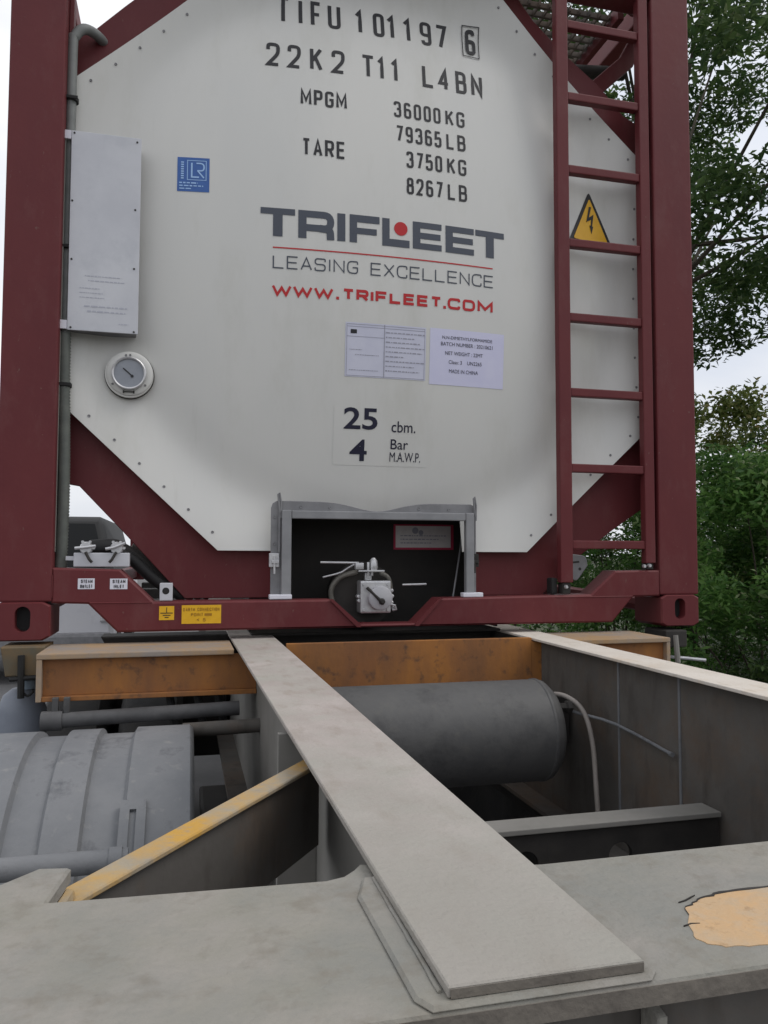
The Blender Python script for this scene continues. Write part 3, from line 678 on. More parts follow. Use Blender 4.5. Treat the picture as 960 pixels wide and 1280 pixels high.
# blue certification sticker
bm = B(); quad(bm, -.707, -.602, 1.479, 1.599, PY, .001, 4); lr = obj('blue_sticker', bm, 'blue', cont)
def f(bm):
    V2 = lambda *p: [Vector(q) for q in p]
    ribbon(bm, V2((-.674, 1.520), (-.613, 1.520), (-.613, 1.588), (-.674, 1.588), (-.674, 1.520)), .0022, PY, .0018)
    ribbon(bm, V2((-.660, 1.580), (-.660, 1.530), (-.636, 1.530)), .0050, PY, .0018)
    ribbon(bm, fillet([(-.645, 1.579), (-.620, 1.579, 1), (-.620, 1.553, 1), (-.642, 1.553)], .013), .0046, PY, .0018); ribbon(bm, V2((-.641, 1.553), (-.620, 1.528)), .0046, PY, .0019)
    for k in range(3): printlines(bm, -.700, (-.640, -.622, -.658)[k], 1.509-.010*k, .0045, PY, .0018, 60+k)
    for k in range(8): ribbon(bm, V2((-.695, 1.525+.008*k), (-.686, 1.525+.008*k)), .0045, PY, .0018)
lettering('emblem', f, 'ltblue', lr)
# thermometer
TX, TZ = -.848, .852; yb = .085
th = B(); lathe(th, [(0, .076), (.04, .076)], (TX, yb-.001, TZ), 'y', 40); tho = obj('thermometer', th, 'white', cont, 40)
bm = B(); lathe(bm, [(0, .076), (0, .0785), (.006, .0785), (.006, .076)], (TX, .100, TZ), 'y', 40); obj('gap_ring', bm, 'dark', tho, 40)  # dark ring standing in for the shaded gap at the hole edge
bm = B(); lathe(bm, [(-.004, .048), (-.006, .052), (-.006, .068), (-.003, .072), (0, .072), (0, .05)], (TX+.002, yb-.002, TZ+.002), 'y', 48); obj('flange', bm, 'white', tho, 40)
bm = B(); lathe(bm, [(-.005, .046), (-.020, .047), (-.022, .051), (-.020, .054), (-.004, .055)], (TX, yb-.002, TZ), 'y', 48); obj('bezel', bm, 'silver', tho, 40)
bm = B(); disc(bm, TX, TZ, .047, lambda x, z: yb-.017, 40); obj('dial', bm, 'glass', tho)
bm = B()
ribbon(bm, [Vector((TX-.018, TZ+.016)), Vector((TX+.013, TZ-.011))], .004, lambda x, z: yb-.019, 0); disc(bm, TX+.010, TZ-.009, .005, lambda x, z: yb-.0195, 12); obj('needle', bm, 'ink', tho)
for a in (100, 215, 325, 88):
    screw(TX+.062*math.cos(R(a)), TZ+.062*math.sin(R(a)), lambda x, z: yb-.008, tho, .004)
bm = B()
for s in (-1, 1): box(bm, TX+s*.016-.002, TX+s*.016+.002, yb-.016, yb-.008, TZ-.064, TZ-.056, 0)
box(bm, TX-.018, TX+.018, yb-.013, yb-.009, TZ-.061, TZ-.058, 0); obj('hasp', bm, 'dark', tho)
# electrical warning triangle
SX = 0.0
A = [(.835+SX, 1.674), (.733+SX, 1.458), (.944+SX, 1.452)]
def inset(P, k):
    c = (sum(p[0] for p in P)/3, sum(p[1] for p in P)/3); return [(c[0]+(p[0]-c[0])*k, c[1]+(p[1]-c[1])*k) for p in P]
def roundtri(P, r_):
    return [tuple(q) for q in fillet([((P[0][0]+P[2][0])/2, (P[0][1]+P[2][1])/2), (*P[0], 1), (*P[1], 1), (*P[2], 1), ((P[0][0]+P[2][0])/2, (P[0][1]+P[2][1])/2)], r_)][:-1]
def on_panel(bm, off):
    for v in bm.verts: v.co.y += PY(v.co.x, v.co.z)-off
    return bm
bm = B(); prism(bm, roundtri(A, .018), -.001, .001, 'y', 0); ws = obj('warning_sign', on_panel(bm, .003), 'ink', cont)
bm = B(); prism(bm, roundtri(inset(A, .80), .010), -.0006, .0006, 'y', 0); obj('sign_face', on_panel(bm, .0048), 'sign_yellow', ws)
bm = B(); bo = [(.832, 1.610), (.842, 1.610), (.829, 1.566), (.852, 1.582), (.843, 1.532), (.848, 1.532), (.839, 1.502), (.831, 1.534), (.8365, 1.534), (.840, 1.560), (.816, 1.546)]
prism(bm, bo, -.0004, .0004, 'y', 0); obj('lightning_bolt', on_panel(bm, .0062), 'ink', ws)

# ---- document box
bm = B(); box(bm, -1.030, -.829, .034, .120, .981, 1.614, .004); bx = obj('document_box', bm, 'grey_steel', cont)
bm = B(); box(bm, -1.0345, -.8205, .029, .0335, .972, 1.620, .0015); cv = obj('cover_plate', bm, 'plate', bx)
for z in (1.592, .975):
    bm = B(); box(bm, -1.056, -1.0355, .030, .036, z, z+.028, .001); obj('mounting_strap', bm, 'paper', bx)
BY = lambda x, z: .029
for x, z in ((-1.026, 1.612), (-.834, 1.606), (-1.028, 1.39), (-.836, 1.38), (-1.026, 1.20), (-.836, 1.185), (-1.024, .980), (-.833, .978)):
    bm = B(); lathe(bm, [(0, .0035), (-.002, .003)], (x, .029, z), 'y', 8); obj('rivet', bm, 'dark', bx)
bm = B()
for k, (a, b, z, w_) in enumerate(((-.985, -.875, 1.150, .003), (-.975, -.865, 1.135, .0035), (-1.0, -.94, 1.11, .0025), (-1.0, -.93, 1.095, .0025), (-1.0, -.925, 1.08, .0025), (-.985, -.855, 1.052, .005), (-.975, -.860, 1.036, .005),
                                  (-.88, -.85, 1.0, .003))):
    printlines(bm, a, b, z, w_, BY, .0008, 90+k)
pm = mat('pale_print', (.44, .45, .52), rough=.6); obj('print', bm, pm, bx)

# ---- conduit with clamps along the left post
bm = B(); tube(bm, [(-1.043, .062, .96), (-1.043, .062, 1.5), (-1.043, .062, 1.90), (-1.036, .064, 1.955), (-1.005, .075, 1.990), (-.96, .13, 1.995), (-.93, .25, 1.995)], .0165, 14, smooth=6); cdt = obj('conduit', bm, 'conduit', cont, 40)
bm = B(); pts = []; rr = []
nn_ = 150
for k in range(nn_):
    t = k/(nn_-1); pts.append((-1.040+.004*math.sin(t*5), .058, .216+.75*t)); rr.append(.0165 if k % 2 else .0195)
tube(bm, pts, rr, 12); obj('flexible_hose', bm, mat('ribbed_grey_hose', (.10, .11, .10), (.14, .15, .135), 20, .6), cdt, 0)
bm = B(); box(bm, -1.062, -1.052, .036, .05, 1.0, 1.62, .001); box(bm, -1.060, -1.0535, .036, .05, .27, .97, .001); obj('steel_strip', bm, 'webl', cont)
for z in (1.735, 1.245, .80):
    bm = B(); lathe(bm, [(-.006, .019), (-.006, .0225), (.006, .0225), (.006, .019)], (-1.042, .06, z), 'z', 16); box(bm, -1.066, -1.02, .036, .040, z-.005, z+.005, .001); obj('clamp', bm, 'black', cdt)

# ---- steam valves on a silver bracket
bm = B(); box(bm, -.998, -.832, .022, .060, .224, .268, .003); sv = obj('steam_valves', bm, 'plate', cont)
bm = B(); box(bm, -1.022, -.9985, .030, .036, .244, .257, .001); obj('bracket_arm', bm, 'plate', sv)
for vx, ang in ((-.962, 10), (-.871, 30)):
    bm = B(); lathe(bm, [(-.012, .006), (-.012, .017), (.0, .020), (.012, .018), (.05, .018)], (vx, .030, .283), 'y', 14)
    for k in range(6):
        a = 2*math.pi*k/6; lathe(bm, [(-.008, .0045), (.006, .0045)], (vx+.022*math.cos(a), .034, .283+.022*math.sin(a)), 'y', 6)
    v_ = obj('valve', bm, 'silver', sv, 30)
    bm = B(); tube(bm, [(vx-.032, .016, .283-.006*math.sin(R(ang))), (vx-.01, .014, .284), (vx+.03*math.cos(R(ang)), .014, .284+.03*math.sin(R(ang)))], .0045, 8); obj('lever', bm, 'silver', v_)
    s_ = 1 if vx < -.9 else -1
    bm = B(); tube(bm, [(vx, .012, .27), (vx+s_*.012, .008, .247), (vx+s_*.02, .01, .238)], .0045, 8); obj('drain_cock', bm, 'dark', v_)
bm = B(); tube(bm, [(-.955, .085, .285), (-.90, .085, .29), (-.865, .085, .285)], .024, 14, smooth=3); obj('steam_pipe', bm, 'black', cont, 40)
for k in range(4):
    bm = B(); dx = .028*k
    tube(bm, [(-.895+dx, .13+.03*k, .285), (-.83+dx, .14+.03*k, .245), (-.755+dx, .15+.03*k, .175), (-.66+dx, .16+.03*k, .118)], .019, 10, smooth=3); obj('steam_hose', bm, ('black', 'dark', 'web', 'dark')[k], cont, 40)
bm = B(); box(bm, -.738, -.698, .020, .045, .116, .172, .002); er = obj('earth_lug', bm, 'plate', cont)
bm = B(); disc(bm, -.719, .147, .011, lambda x, z: .0195, 18); obj('lug_hole', bm, 'black', er)
FY = lambda x, z: .004
def sticker(name, x0, x1, z0, z1, m, fn, ink):
    bm = B(); quad(bm, x0, x1, z0, z1, FY, .0008, 1); o = obj(name, bm, m, cont)
    bm = B(); fn(bm); obj('print', bm, ink, o)
def f(bm): text(bm, 'STEAM', -.972, -.938, .1745, .0105, .0022, FY, .0016); text(bm, 'OUTLET', -.974, -.938, .1590, .0105, .0022, FY, .0016)
sticker('steam_label', -.981, -.932, .1555, .1885, 'paper', f, 'ink')
def f(bm): text(bm, 'STEAM', -.879, -.841, .1735, .0105, .0022, FY, .0016); text(bm, 'INLET', -.875, -.845, .1580, .0105, .0022, FY, .0016)
sticker('steam_label', -.887, -.835, .1545, .1875, 'paper', f, 'ink')
def f(bm):
    c = -.715; V2 = lambda *p: [Vector(q) for q in p]
    ribbon(bm, V2((c, .096), (c, .078)), .0022, FY, .0016)
    for a, z in ((.019, .078), (.012, .071), (.006, .0645)): ribbon(bm, V2((c-a, z), (c+a, z)), .0026, FY, .0016)
sticker('earth_symbol_label', -.738, -.692, .056, .100, 'yellow', f, 'ink')
def f(bm):
    text(bm, 'EARTH CONNECTION', -.664, -.551, .083, .0105, .0020, FY, .0016); text(bm, 'POINT', -.640, -.602, .0665, .0105, .0020, FY, .0016); printlines(bm, -.598, -.57, .0715, .008, FY, .0016, 5)
    text(bm, '< 5', -.622, -.594, .050, .0105, .0020, FY, .0016)
sticker('earth_point_label', -.669, -.546, .043, .102, 'yellow', f, mat('brown_print', (.35, .17, .01), rough=.5))

# ---- outlet cabinet
CX0, CX1, CZ1 = -.385, .343, .432
top = [(CX0, .30)]
bm = B()
wave = []
for k in range(33):
    t = k/32; x = CX0+.02+(CX1-CX0-.04)*t; d = math.exp(-((x+.022)/.105)**2); wave.append((x, CZ1+.012-.030*d))
poly = [(CX0, .125), (CX0, CZ1-.012), (CX0+.006, CZ1+.004)]+wave+[(CX1-.006, CZ1+.006), (CX1, CZ1-.012), (CX1, .125), (CX1-.028, .125), (CX1-.028, .400), (CX0+.040, .400), (CX0+.040, .125)]
prism(bm, poly, .046, .052, 'y', .001); cab = obj('outlet_cabinet', bm, 'grey_steel', cont)
bm = B()
for a, b, c, d in ((CX0+.034, CX0+.066, .122, .412), (CX1-.046, CX1-.016, .122, .412)): box(bm, a, b, .020, .046, c, d, .003)
box(bm, CX0+.067, CX1-.047, .021, .046, .384, .411, .003); obj('door_frame', bm, mat('light_grey_frame', (.225, .228, .24), (.28, .282, .295), 10, .45, .1), cab)
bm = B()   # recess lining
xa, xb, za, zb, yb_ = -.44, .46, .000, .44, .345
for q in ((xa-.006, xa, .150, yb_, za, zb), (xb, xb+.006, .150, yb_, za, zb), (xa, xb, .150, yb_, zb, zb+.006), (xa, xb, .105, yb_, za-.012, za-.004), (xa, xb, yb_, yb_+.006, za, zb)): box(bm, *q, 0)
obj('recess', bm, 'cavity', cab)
for s, x in ((-1, CX0+.006), (1, CX1-.016)):
    bm = B(); box(bm, x-.012, x+.022, .034, .046, .222, .268, .002); box(bm, x-.004, x+.020, .026, .034, .235, .245, .001); tube(bm, [(x+.005, .030, .20), (x+.005, .030, .26)], .004, 8); obj('latch', bm, 'silver' if s < 0 else 'dark', cab)
    bm = B(); xx = CX0+.028 if s < 0 else CX1-.008
    tube(bm, [(xx, .034, .40), (xx-.006, .032, .465), (xx-.002, .032, .470), (xx+.004, .034, .44), (xx+.004, .036, .385)], .0035, 8); tube(bm, [(xx, .038, .27), (xx, .038, .41)], .005, 8); obj('hinge_pin', bm, 'grey_steel', cab)
    xw = CX0-.006 if s < 0 else CX1-.060
    bm = B(); box(bm, xw, xw+.074, .012, .045, .1165, .132, .003); obj('foot', bm, 'paper', cab)
for x, z in ((CX0+.012, .39), (CX0+.012, .30), (CX0+.10, .425), (CX0+.20, .424), (.13, .425), (.24, .424)): screw(x, z, lambda a, b: .045, cab, .005)
# notice inside
yn = .343; NF = lambda x, z: yn
bm = B(); quad(bm, .118, .362, .284, .382, NF, 0, 1); no_ = obj('notice_plate', bm, 'crimson', cab)
bm = B(); quad(bm, .126, .350, .292, .376, NF, .001, 1); nf = obj('notice_face', bm, mat('grey_notice', (.66, .62, .63), (.74, .71, .71), 30, .6), no_)
bm = B()
disc(bm, .205, .358, .013, NF, 12, .002); disc(bm, .228, .350, .010, NF, 12, .002)
for k in range(3): printlines(bm, .145, .33-.03*k, .338-.014*k, .004, NF, .002, 120+k)
obj('print', bm, 'ink_soft', no_)
bm = B(); tube(bm, [(.366, .26, .372), (.355, .24, .30), (.325, .20, .20), (.300, .17, .115), (.295, .18, .05)], .0035, 8, smooth=4); obj('cable', bm, 'grey_steel', cab, 40)
# outlet valve
vx, vz, vy = -.010, .118, .105
bm = B(); lathe(bm, [(.0, .06), (.0, .115), (.022, .118), (.03, .10), (.16, .095), (.28, .10)], (vx-.035, vy+.055, vz+.005), 'y', 28); ov = obj('outlet_valve', bm, 'dark', cont, 40)
bm = B(); box(bm, vx-.058, vx+.052, vy-.015, vy+.05, vz-.058, vz+.055, .006)
for a, b in ((-.046, .043), (.040, .043), (-.046, -.046), (.040, -.046)): lathe(bm, [(-.006, .005), (.002, .006)], (vx+a, vy-.014, vz+b), 'y', 8)
obj('flange_plate', bm, 'silver', ov)
bm = B(); lathe(bm, [(-.028, .002), (-.028, .036), (-.024, .042), (0, .043)], (vx+.010, vy-.012, vz-.004), 'y', 28); obj('dust_cap', bm, mat('grey_cap', (.42, .42, .45), (.48, .48, .50), 20, .45), ov, 35)
bm = B(); tube(bm, [(vx-.038, vy-.03, vz+.032), (vx-.015, vy-.044, vz+.008), (vx+.012, vy-.044, vz-.018)], [.006, .004, .007], 8); lathe(bm, [(-.018, .006), (-.008, .010), (0, .012)], (vx+.013, vy-.04, vz-.016), 'y', 12); obj('cap_lever', bm, 'dark', ov)
bm = B()
for a, b in ((.058, .02), (.060, .0), (.058, -.022), (.062, -.040), (-.062, .0), (-.060, -.015)): lathe(bm, [(-.006, .004), (-.004, .0065), (.02, .0065)], (vx+a, vy, vz+b), 'y', 8)
tube(bm, [(vx+.05, vy-.01, vz-.028), (vx+.066, vy-.016, vz-.032), (vx+.07, vy-.016, vz-.045), (vx+.058, vy-.012, vz-.048)], .005, 8); obj('clamp_bolt', bm, 'silver', ov, 40)
bm = B(); box(bm, vx-.036, vx-.012, vy+.01, vy+.034, vz+.056, vz+.082, .003); box(bm, vx-.032, vx-.024, vy-.004, vy+.004, vz+.072, vz+.120, .001); box(bm, vx-.018, vx-.010, vy-.004, vy+.004, vz+.072, vz+.120, .001)
lathe(bm, [(.085, .012), (.10, .016), (.125, .014), (.135, .006)], (vx-.006, vy+.01, vz), 'z', 12); box(bm, vx-.064, vx+.030, vy-.01, vy+.012, vz+.086, vz+.092, .001); box(bm, vx-.075, vx-.045, vy-.012, vy+.012, vz+.094, vz+.118, .004); obj('valve_stem', bm, 'silver', ov, 35)
bm = B(); tube(bm, [(vx-.195, vy+.01, vz+.119), (vx-.06, vy+.01, vz+.117)], .0042, 8); tube(bm, [(vx-.185, vy+.02, vz+.067), (vx-.125, vy+.02, vz+.082), (vx-.10, vy+.015, vz+.097), (vx-.075, vy+.01, vz+.112)], .0034, 8, smooth=3); obj('valve_handle', bm, 'silver', ov, 40)
bm = B(); tube(bm, [(.098, .145, .156), (.188, .145, .158)], .0042, 8); obj('locking_rod', bm, 'silver', ov, 40)
bm = B(); tube(bm, [(vx-.06, vy+.03, vz+.085), (vx-.12, vy+.035, vz+.066), (vx-.152, vy+.04, vz+.02), (vx-.14, vy+.04, vz-.05)], .010, 10, smooth=5); tarn = mat('tarnished_steel', (.13, .125, .11), (.20, .19, .17), 20, .5, .4); obj('clamp_ring', bm, tarn, ov, 40)
bm = B(); tube(bm, [(vx+.022, vy+.03, vz+.082), (vx+.052, vy+.03, vz+.066), (vx+.062, vy+.03, vz+.03), (vx+.058, vy+.03, vz-.01)], .008, 10, smooth=5)
obj('clamp_ring', bm, tarn, ov, 40)

# ---- ladder
lad = B(); box(lad, .654, .702, .006, .040, .165, 2.56, .004); box(lad, 1.000, 1.041, .006, .040, .235, 2.56, .004); lo = obj('ladder', lad, 'maroon', cont)
for k in range(8):
    z = .304+k*.2805; bm = B(); box(bm, .7025, .9995, .010, .040, z-.017, z+.014, .004); obj('rung', bm, 'maroon', lo)
bm = B(); box(bm, .662, .694, .012, .050, .124, .164, .003); obj('foot_bracket', bm, 'dark', lo)
bm = B(); box(bm, 1.006, 1.034, .012, .05, .212, .234, .003); obj('foot_bracket', bm, 'dark', lo)
for x, z in ((.672, .150), (1.012, .226), (.99, .224)):
    bm = B(); lathe(bm, [(-.008, .006), (0, .008)], (x, .006, z), 'y', 6); obj('bolt', bm, 'silver', lo)
bm = B(); prism(bm, fillet([(.700, .215), (.690, .252, 1), (.722, .268), (.765, .262, 1), (.795, .225), (.742, .160, 1), (.700, .215)], .02)[:-1] and [tuple(q) for q in fillet([(.697, .215), (.690, .255, 1), (.738, .268), (.790, .262, 1), (.796, .226), (.745, .158, 1), (.697, .215)], .03)][:-1], .070, .082, 'y', .003)
tg = obj('data_tag', bm, 'grey_steel', cont)
TY = lambda x, z: .070
bm = B(); ribbon(bm, [Vector((.722, .236)), Vector((.760, .240))], .007, TY, .001); ribbon(bm, [Vector((.712, .232)), Vector((.722, .200))], .005, TY, .001); disc(bm, .762, .213, .006, TY, 10, .001); obj('tag_mark', bm, 'dark', tg)
bm = B(); box(bm, .628, .652, .03, .075, .122, .182, .008); obj('rubber_stop', bm, 'black', cont)

# ---- the rest of the container: barrel, rails, walkway
bm = B(); lathe(bm, [(.38, .25), (.40, .75), (.47, 1.02), (.58, 1.10), (5.5, 1.10), (5.65, 1.0), (5.74, .7), (5.76, .2)], (0, 0, 1.36), 'y', 64); obj('tank_barrel', bm, 'white', cont, 35)
for s in (-1, 1):
    a, b = sorted((s*1.219, s*1.139)); bm = B(); box(bm, a, b, .18, 5.878, 2.50, 2.585, .006); obj('top_side_rail', bm, 'maroon', cont)
    bm = B(); box(bm, a, b, 2.2, 5.878, .03, .13, .006); obj('bottom_side_rail', bm, 'maroon', cont)
    bm = B(); tube(bm, [(s*1.17, .14, .06), (s*1.15, 1.2, .09), (s*1.17, 2.2, .08)], .03, 8); obj('side_strut', bm, 'maroon', cont)
bm = B(); box(bm, -1.05, 1.05, 5.96, 6.05, .02, .12, .006); box(bm, -1.05, 1.05, 5.96, 6.05, 2.45, 2.58, .006); obj('rear_rail', bm, 'maroon', cont)
bm = B()
for x in np.arange(.48, 1.03, .045): box(bm, x-.003, x+.003, .24, 3.0, 2.50, 2.52, 0)
k = 0
for y in np.arange(.26, 3.0, .05):
    box(bm, .48, 1.03, y-.006, y+.006, 2.5005, 2.5215, 0)
obj('walkway_grating', bm, 'web', cont)
bm = B(); box(bm, 1.032, 1.06, .2, 3.0, 2.47, 2.53, .003); box(bm, .45, .478, .2, 3.0, 2.47, 2.53, .003); obj('walkway_frame', bm, 'maroon', cont)
bm = B(); tube(bm, [(.80, .34, 2.30), (1.14, .34, 2.34)], .028, 12); obj('support_tube', bm, 'dark', cont, 40)
bm = B(); box(bm, .55, .75, .40, .43, 2.22, 2.262, .003, Matrix.Rotation(0, 4, 'X')); obj('walkway_bracket', bm, 'dark', cont)
bm = B(); prism(bm, [(.86, 2.14), (.93, 2.12), (1.10, 2.28), (1.16, 2.42), (1.10, 2.42), (1.04, 2.31)], .20, .215, 'y', .003); obj('gusset', bm, 'maroon', cont)

# ================================================================== TRAILER
tr = thing('container_trailer', 'dusty skeletal container trailer with worn orange crossmember under the tank container', 'trailer', (0, 2.0, GZ))
# longitudinal beams
def beam(q0, q1, xw, y0, y1, mtop, mweb):
    """q0, q1: left and right edge x at y = -2.09 and at y = +.2, carried on straight"""
    X = lambda q, y: q[0]+(q[1]-q[0])*(y+2.09)/2.29
    bm = B(); prism(bm, [(X(q0, y0), y0), (X(q1, y0), y0), (X(q1, y1), y1), (X(q0, y1), y1)], -.0170, -.009, 'z', .0012); f_ = obj('main_beam', bm, mtop, tr)
    yy = max(y0, -1.98)
    bm = B(); box(bm, xw-.007, xw+.007, yy, y1, -.52, -.0175, .001); obj('beam_web', bm, mweb, f_)
    bm = B(); box(bm, xw-.075, xw+.075, yy, y1, -.535, -.5205, .002); obj('beam_foot', bm, 'web', f_)
    return f_
bl = beam((-.494, -.513), (-.354, -.371), -.440, -2.093, 6.5, 'dust', 'webl')
brr = beam((.428, .459), (.540, .574), .490, -2.6, 6.5, 'dust_warm', 'web')
for y in (-.66, -.93):
    bm = B(); box(bm, .4805, .4829, y-.004, y+.004, -.5, -.026, 0); obj('weld_seam', bm, 'mudgrey', brr)
bm = B(); box(bm, -.5105, -.4475, -1.30, -1.285, -.5, -.0245, .001); obj('web_stiffener', bm, 'webl', bl)
# front crossmember: deck plate, web, stiffener
deck = [(-.766, -1.872), (-.757, -1.800), (-.785, -1.795), (-.83, -1.845), (-1.12, -2.02), (-1.25, -2.10), (1.25, -2.10), (1.25, -1.895), (-.335, -1.895), (-.350, -1.893), (-.375, -1.893), (-.50, -1.855), (-.509, -1.868), (-.520, -1.879), (-.536, -1.884)]
bm = B(); prism(bm, deck, -.0368, -.0212, 'z', .0025); dk = obj('end_crossmember', bm, 'deckdust', tr)
bm = B(); box(bm, -1.2, 1.2, -2.072, -2.060, -.42, -.0373, .001); obj('crossmember_web', bm, 'web', dk)
bm = B(); box(bm, -1.2, 1.2, -2.05, -1.93, -.44, -.4205, .002); obj('crossmember_foot', bm, 'web', dk)
bm = B(); prism(bm, [(-2.073, -.043), (-2.095, -.048), (-2.075, -.30)], -.345, -.337, 'x', .001); obj('gusset', bm, 'deckdust', dk)
bm = B(); prism(bm, [(-.505, -1.894), (-.517, -1.93), (-.514, -2.085), (-.506, -2.0995), (-.352, -2.0995), (-.343, -2.09), (-.352, -1.94), (-.362, -1.90)], -.0225, -.0172, 'z', .004); obj('backing_plate', bm, 'deckdust', dk)
bm = B(); wp = [(-.4968+rng.uniform(-.0003, .0003), y, -.0165) for y in np.arange(-2.085, -1.90, .008)]; tube(bm, wp, .0016, 6); obj('weld_bead', bm, 'deckdust', dk, 40)
bm = B(); prism(bm, [(-.4925, -.0165), (-.3545, -.0165), (-.3545, -.0105), (-.4925, -.0105)], -2.0942, -2.0935, 'y', 0); obj('plate_edge', bm, 'edge', bl)
bm = B(); box(bm, -1.2, 1.2, -2.1012, -2.1005, -.0358, -.0226, 0); obj('plate_edge', bm, 'edge', dk)
# a scraped bare patch with lifted paint edges
rd = random.Random(4); ol = []
for k in range(72):
    t = 2*math.pi*k/72; c, s_ = math.cos(t), math.sin(t)
    x = .115*math.copysign(abs(c)**.5, c); y = .043*math.copysign(abs(s_)**.5, s_); j = 1+rd.uniform(-.025, .025)
    ol.append((-.160+x*j+.5*y, -2.033+y*j))
bm = B(); prism(bm, ol, -.0213, -.0206, 'z', 0); obj('bare_patch', bm, 'peach', dk, label='bare peach coloured patch where the paint has flaked off')
def flake(pts, w_):
    b_ = B(); n_ = len(pts); u_ = []; l_ = []
    for i, p in enumerate(pts):
        e = w_*math.sin(math.pi*(i+.3)/(n_-.4))*rd.uniform(.5, 1.3)
        u_.append((p[0], p[1]+e)); l_.append((p[0], p[1]-e*.4))
    prism(b_, u_+l_[::-1], -.0211, -.0201, 'z', 0); obj('flaked_edge', b_, 'dark', dk)
flake([ol[k] for k in range(10, 36)], .0020)
flake([(-.262, -1.999), (-.254, -1.997), (-.246, -1.993), (-.240, -1.990)], .0012); flake([(-.283, -2.036), (-.275, -2.034), (-.268, -2.035)], .0010)
# bolster (orange) under the container
bm = B(); box(bm, -.358, .448, -.186, -.165, -.148, -.007, .002); box(bm, .4482, .4825, -.1855, -.1655, -.1475, -.0205, 0); box(bm, -.4325, -.3582, -.1855, -.1655, -.1475, -.0205, 0); bo_ = obj('bolster', bm, 'orange', tr)
for xa_, xb_, wa, wb, e0, e1 in ((-1.060, -.516, -1.045, -.448, -1.0595, -1.045), (.577, .954, .498, .940, .940, .9535)):
    bm = B(); box(bm, xa_, xb_, -.205, .05, -.032, -.0165, .003); obj('bolster_flange', bm, 'orange_top', bo_)
    bm = B(); box(bm, wa, wb, -.182, -.170, -.136, -.0325, .001); obj('bolster_web', bm, 'orange', bo_)
    bm = B(); box(bm, wa, wb, -.20, .04, -.150, -.1365, .002); obj('bolster_foot', bm, 'orange', bo_)
    bm = B(); box(bm, e0, e1, -.204, .04, -.150, -.0325, .002); obj('bolster_end', bm, 'orange_top', bo_)
bm = B(); prism(bm, [(-1.185, -.012), (-1.061, -.012), (-1.061, -.098), (-1.170, -.098)], -.05, .10, 'y', .003); tl = obj('twist_lock', bm, mat('olive_worn_steel', (.115, .10, .07), (.20, .12, .05), 9, .8), tr)
bm = B(); x = -1.125; tube(bm, [(x, -.06, -.035), (x+.002, -.062, -.16)], .010, 8); tube(bm, [(x-.03, -.06, -.105), (x+.05, -.062, -.10)], .007, 8); tube(bm, [(x, -.055, -.14), (x+.02, -.058, -.155), (x+.035, -.06, -.14)], .004, 6, smooth=3); obj('lock_lever', bm, 'black', tl, 40)
bm = B(); box(bm, 1.06, 1.15, -.02, .12, -.075, -.012, .006); tl = obj('twist_lock', bm, 'dark', tr)
bm = B(); tube(bm, [(1.10, -.02, -.03), (1.102, -.03, -.13)], .010, 8); obj('lock_lever', bm, 'webl', tl, 40)
bm = B(); tube(bm, [(1.085, .02, -.112), (1.16, -.01, -.118), (1.22, -.03, -.124)], .006, 8); obj('release_rod', bm, 'silver', tr, 40)
# diagonal brace: top flange and web from the deck to the left beam
a = Vector((-.785, -1.868, 0)); b = Vector((-.452, -1.395, 0)); d = (b-a).normalized(); nrm = Vector((-d.y, d.x, 0))
def slab(bm, p, q, w0, w1, z0, z1, n_):
    v = [bm.verts.new((*(r_+n_*w).xy, z)) for z in (z0, z1) for r_, w in ((p, w0), (q, w0), (q, w1), (p, w1))]
    for f_ in ((3, 2, 1, 0), (4, 5, 6, 7), (0, 1, 5, 4), (1, 2, 6, 5), (2, 3, 7, 6), (3, 0, 4, 7)): bm.faces.new([v[i] for i in f_])
    bmesh.ops.bevel(bm, geom=bm.edges[:], offset=.0015, segments=1, affect='EDGES')
bm = B(); slab(bm, a, b, -.0005, .031, -.0515, -.045, nrm); db = obj('diagonal_brace', bm, 'brace', tr)
bm = B(); slab(bm, a, b, .008, .016, -.172, -.052, nrm); obj('brace_web', bm, 'web', db)
bm = B(); tube(bm, [(-.764, -1.868, -.041), (-.757, -1.81, -.042)], .006, 6); obj('weld_bead', bm, 'brace', db)
# low crossmember with holes between the beams
bm = B(); box(bm, -.432, .474, -1.085, -1.018, -.301, -.290, .002); lc = obj('channel_crossmember', bm, 'webl', tr)
bm = B()
hx = [(.02, -.36), (.235, -.362)]
# web as vertical strips round the two holes
n_ = 20; yw = -1.075
def webhole(bm, cx, cz, r_, x0_, x1_, z0_, z1_):
    ring = [(cx+r_*math.cos(2*math.pi*k/24), cz+r_*math.sin(2*math.pi*k/24)) for k in range(24)]; out = []
    for k in range(24):
        c, s_ = math.cos(2*math.pi*k/24), math.sin(2*math.pi*k/24)
        tx = ((x1_-cx) if c > 0 else (cx-x0_))/max(abs(c), 1e-6); tz = ((z1_-cz) if s_ > 0 else (cz-z0_))/max(abs(s_), 1e-6); t = min(tx, tz); out.append((cx+c*t, cz+s_*t))
    for y in (yw, yw+.012):
        A_ = [bm.verts.new((p[0], y, p[1])) for p in ring]; C_ = [bm.verts.new((p[0], y, p[1])) for p in out]
        for k in range(24): bm.faces.new((A_[k], A_[(k+1) % 24], C_[(k+1) % 24], C_[k]))
    A_ = [bm.verts.new((p[0], yw, p[1])) for p in ring]; C_ = [bm.verts.new((p[0], yw+.012, p[1])) for p in ring]
    for k in range(24): bm.faces.new((A_[k], A_[(k+1) % 24], C_[(k+1) % 24], C_[k]))
    # the corners of the plate
    for sx, X in ((-1, x0_), (1, x1_)):
        for sz, Z in ((-1, z0_), (1, z1_)):
            pass
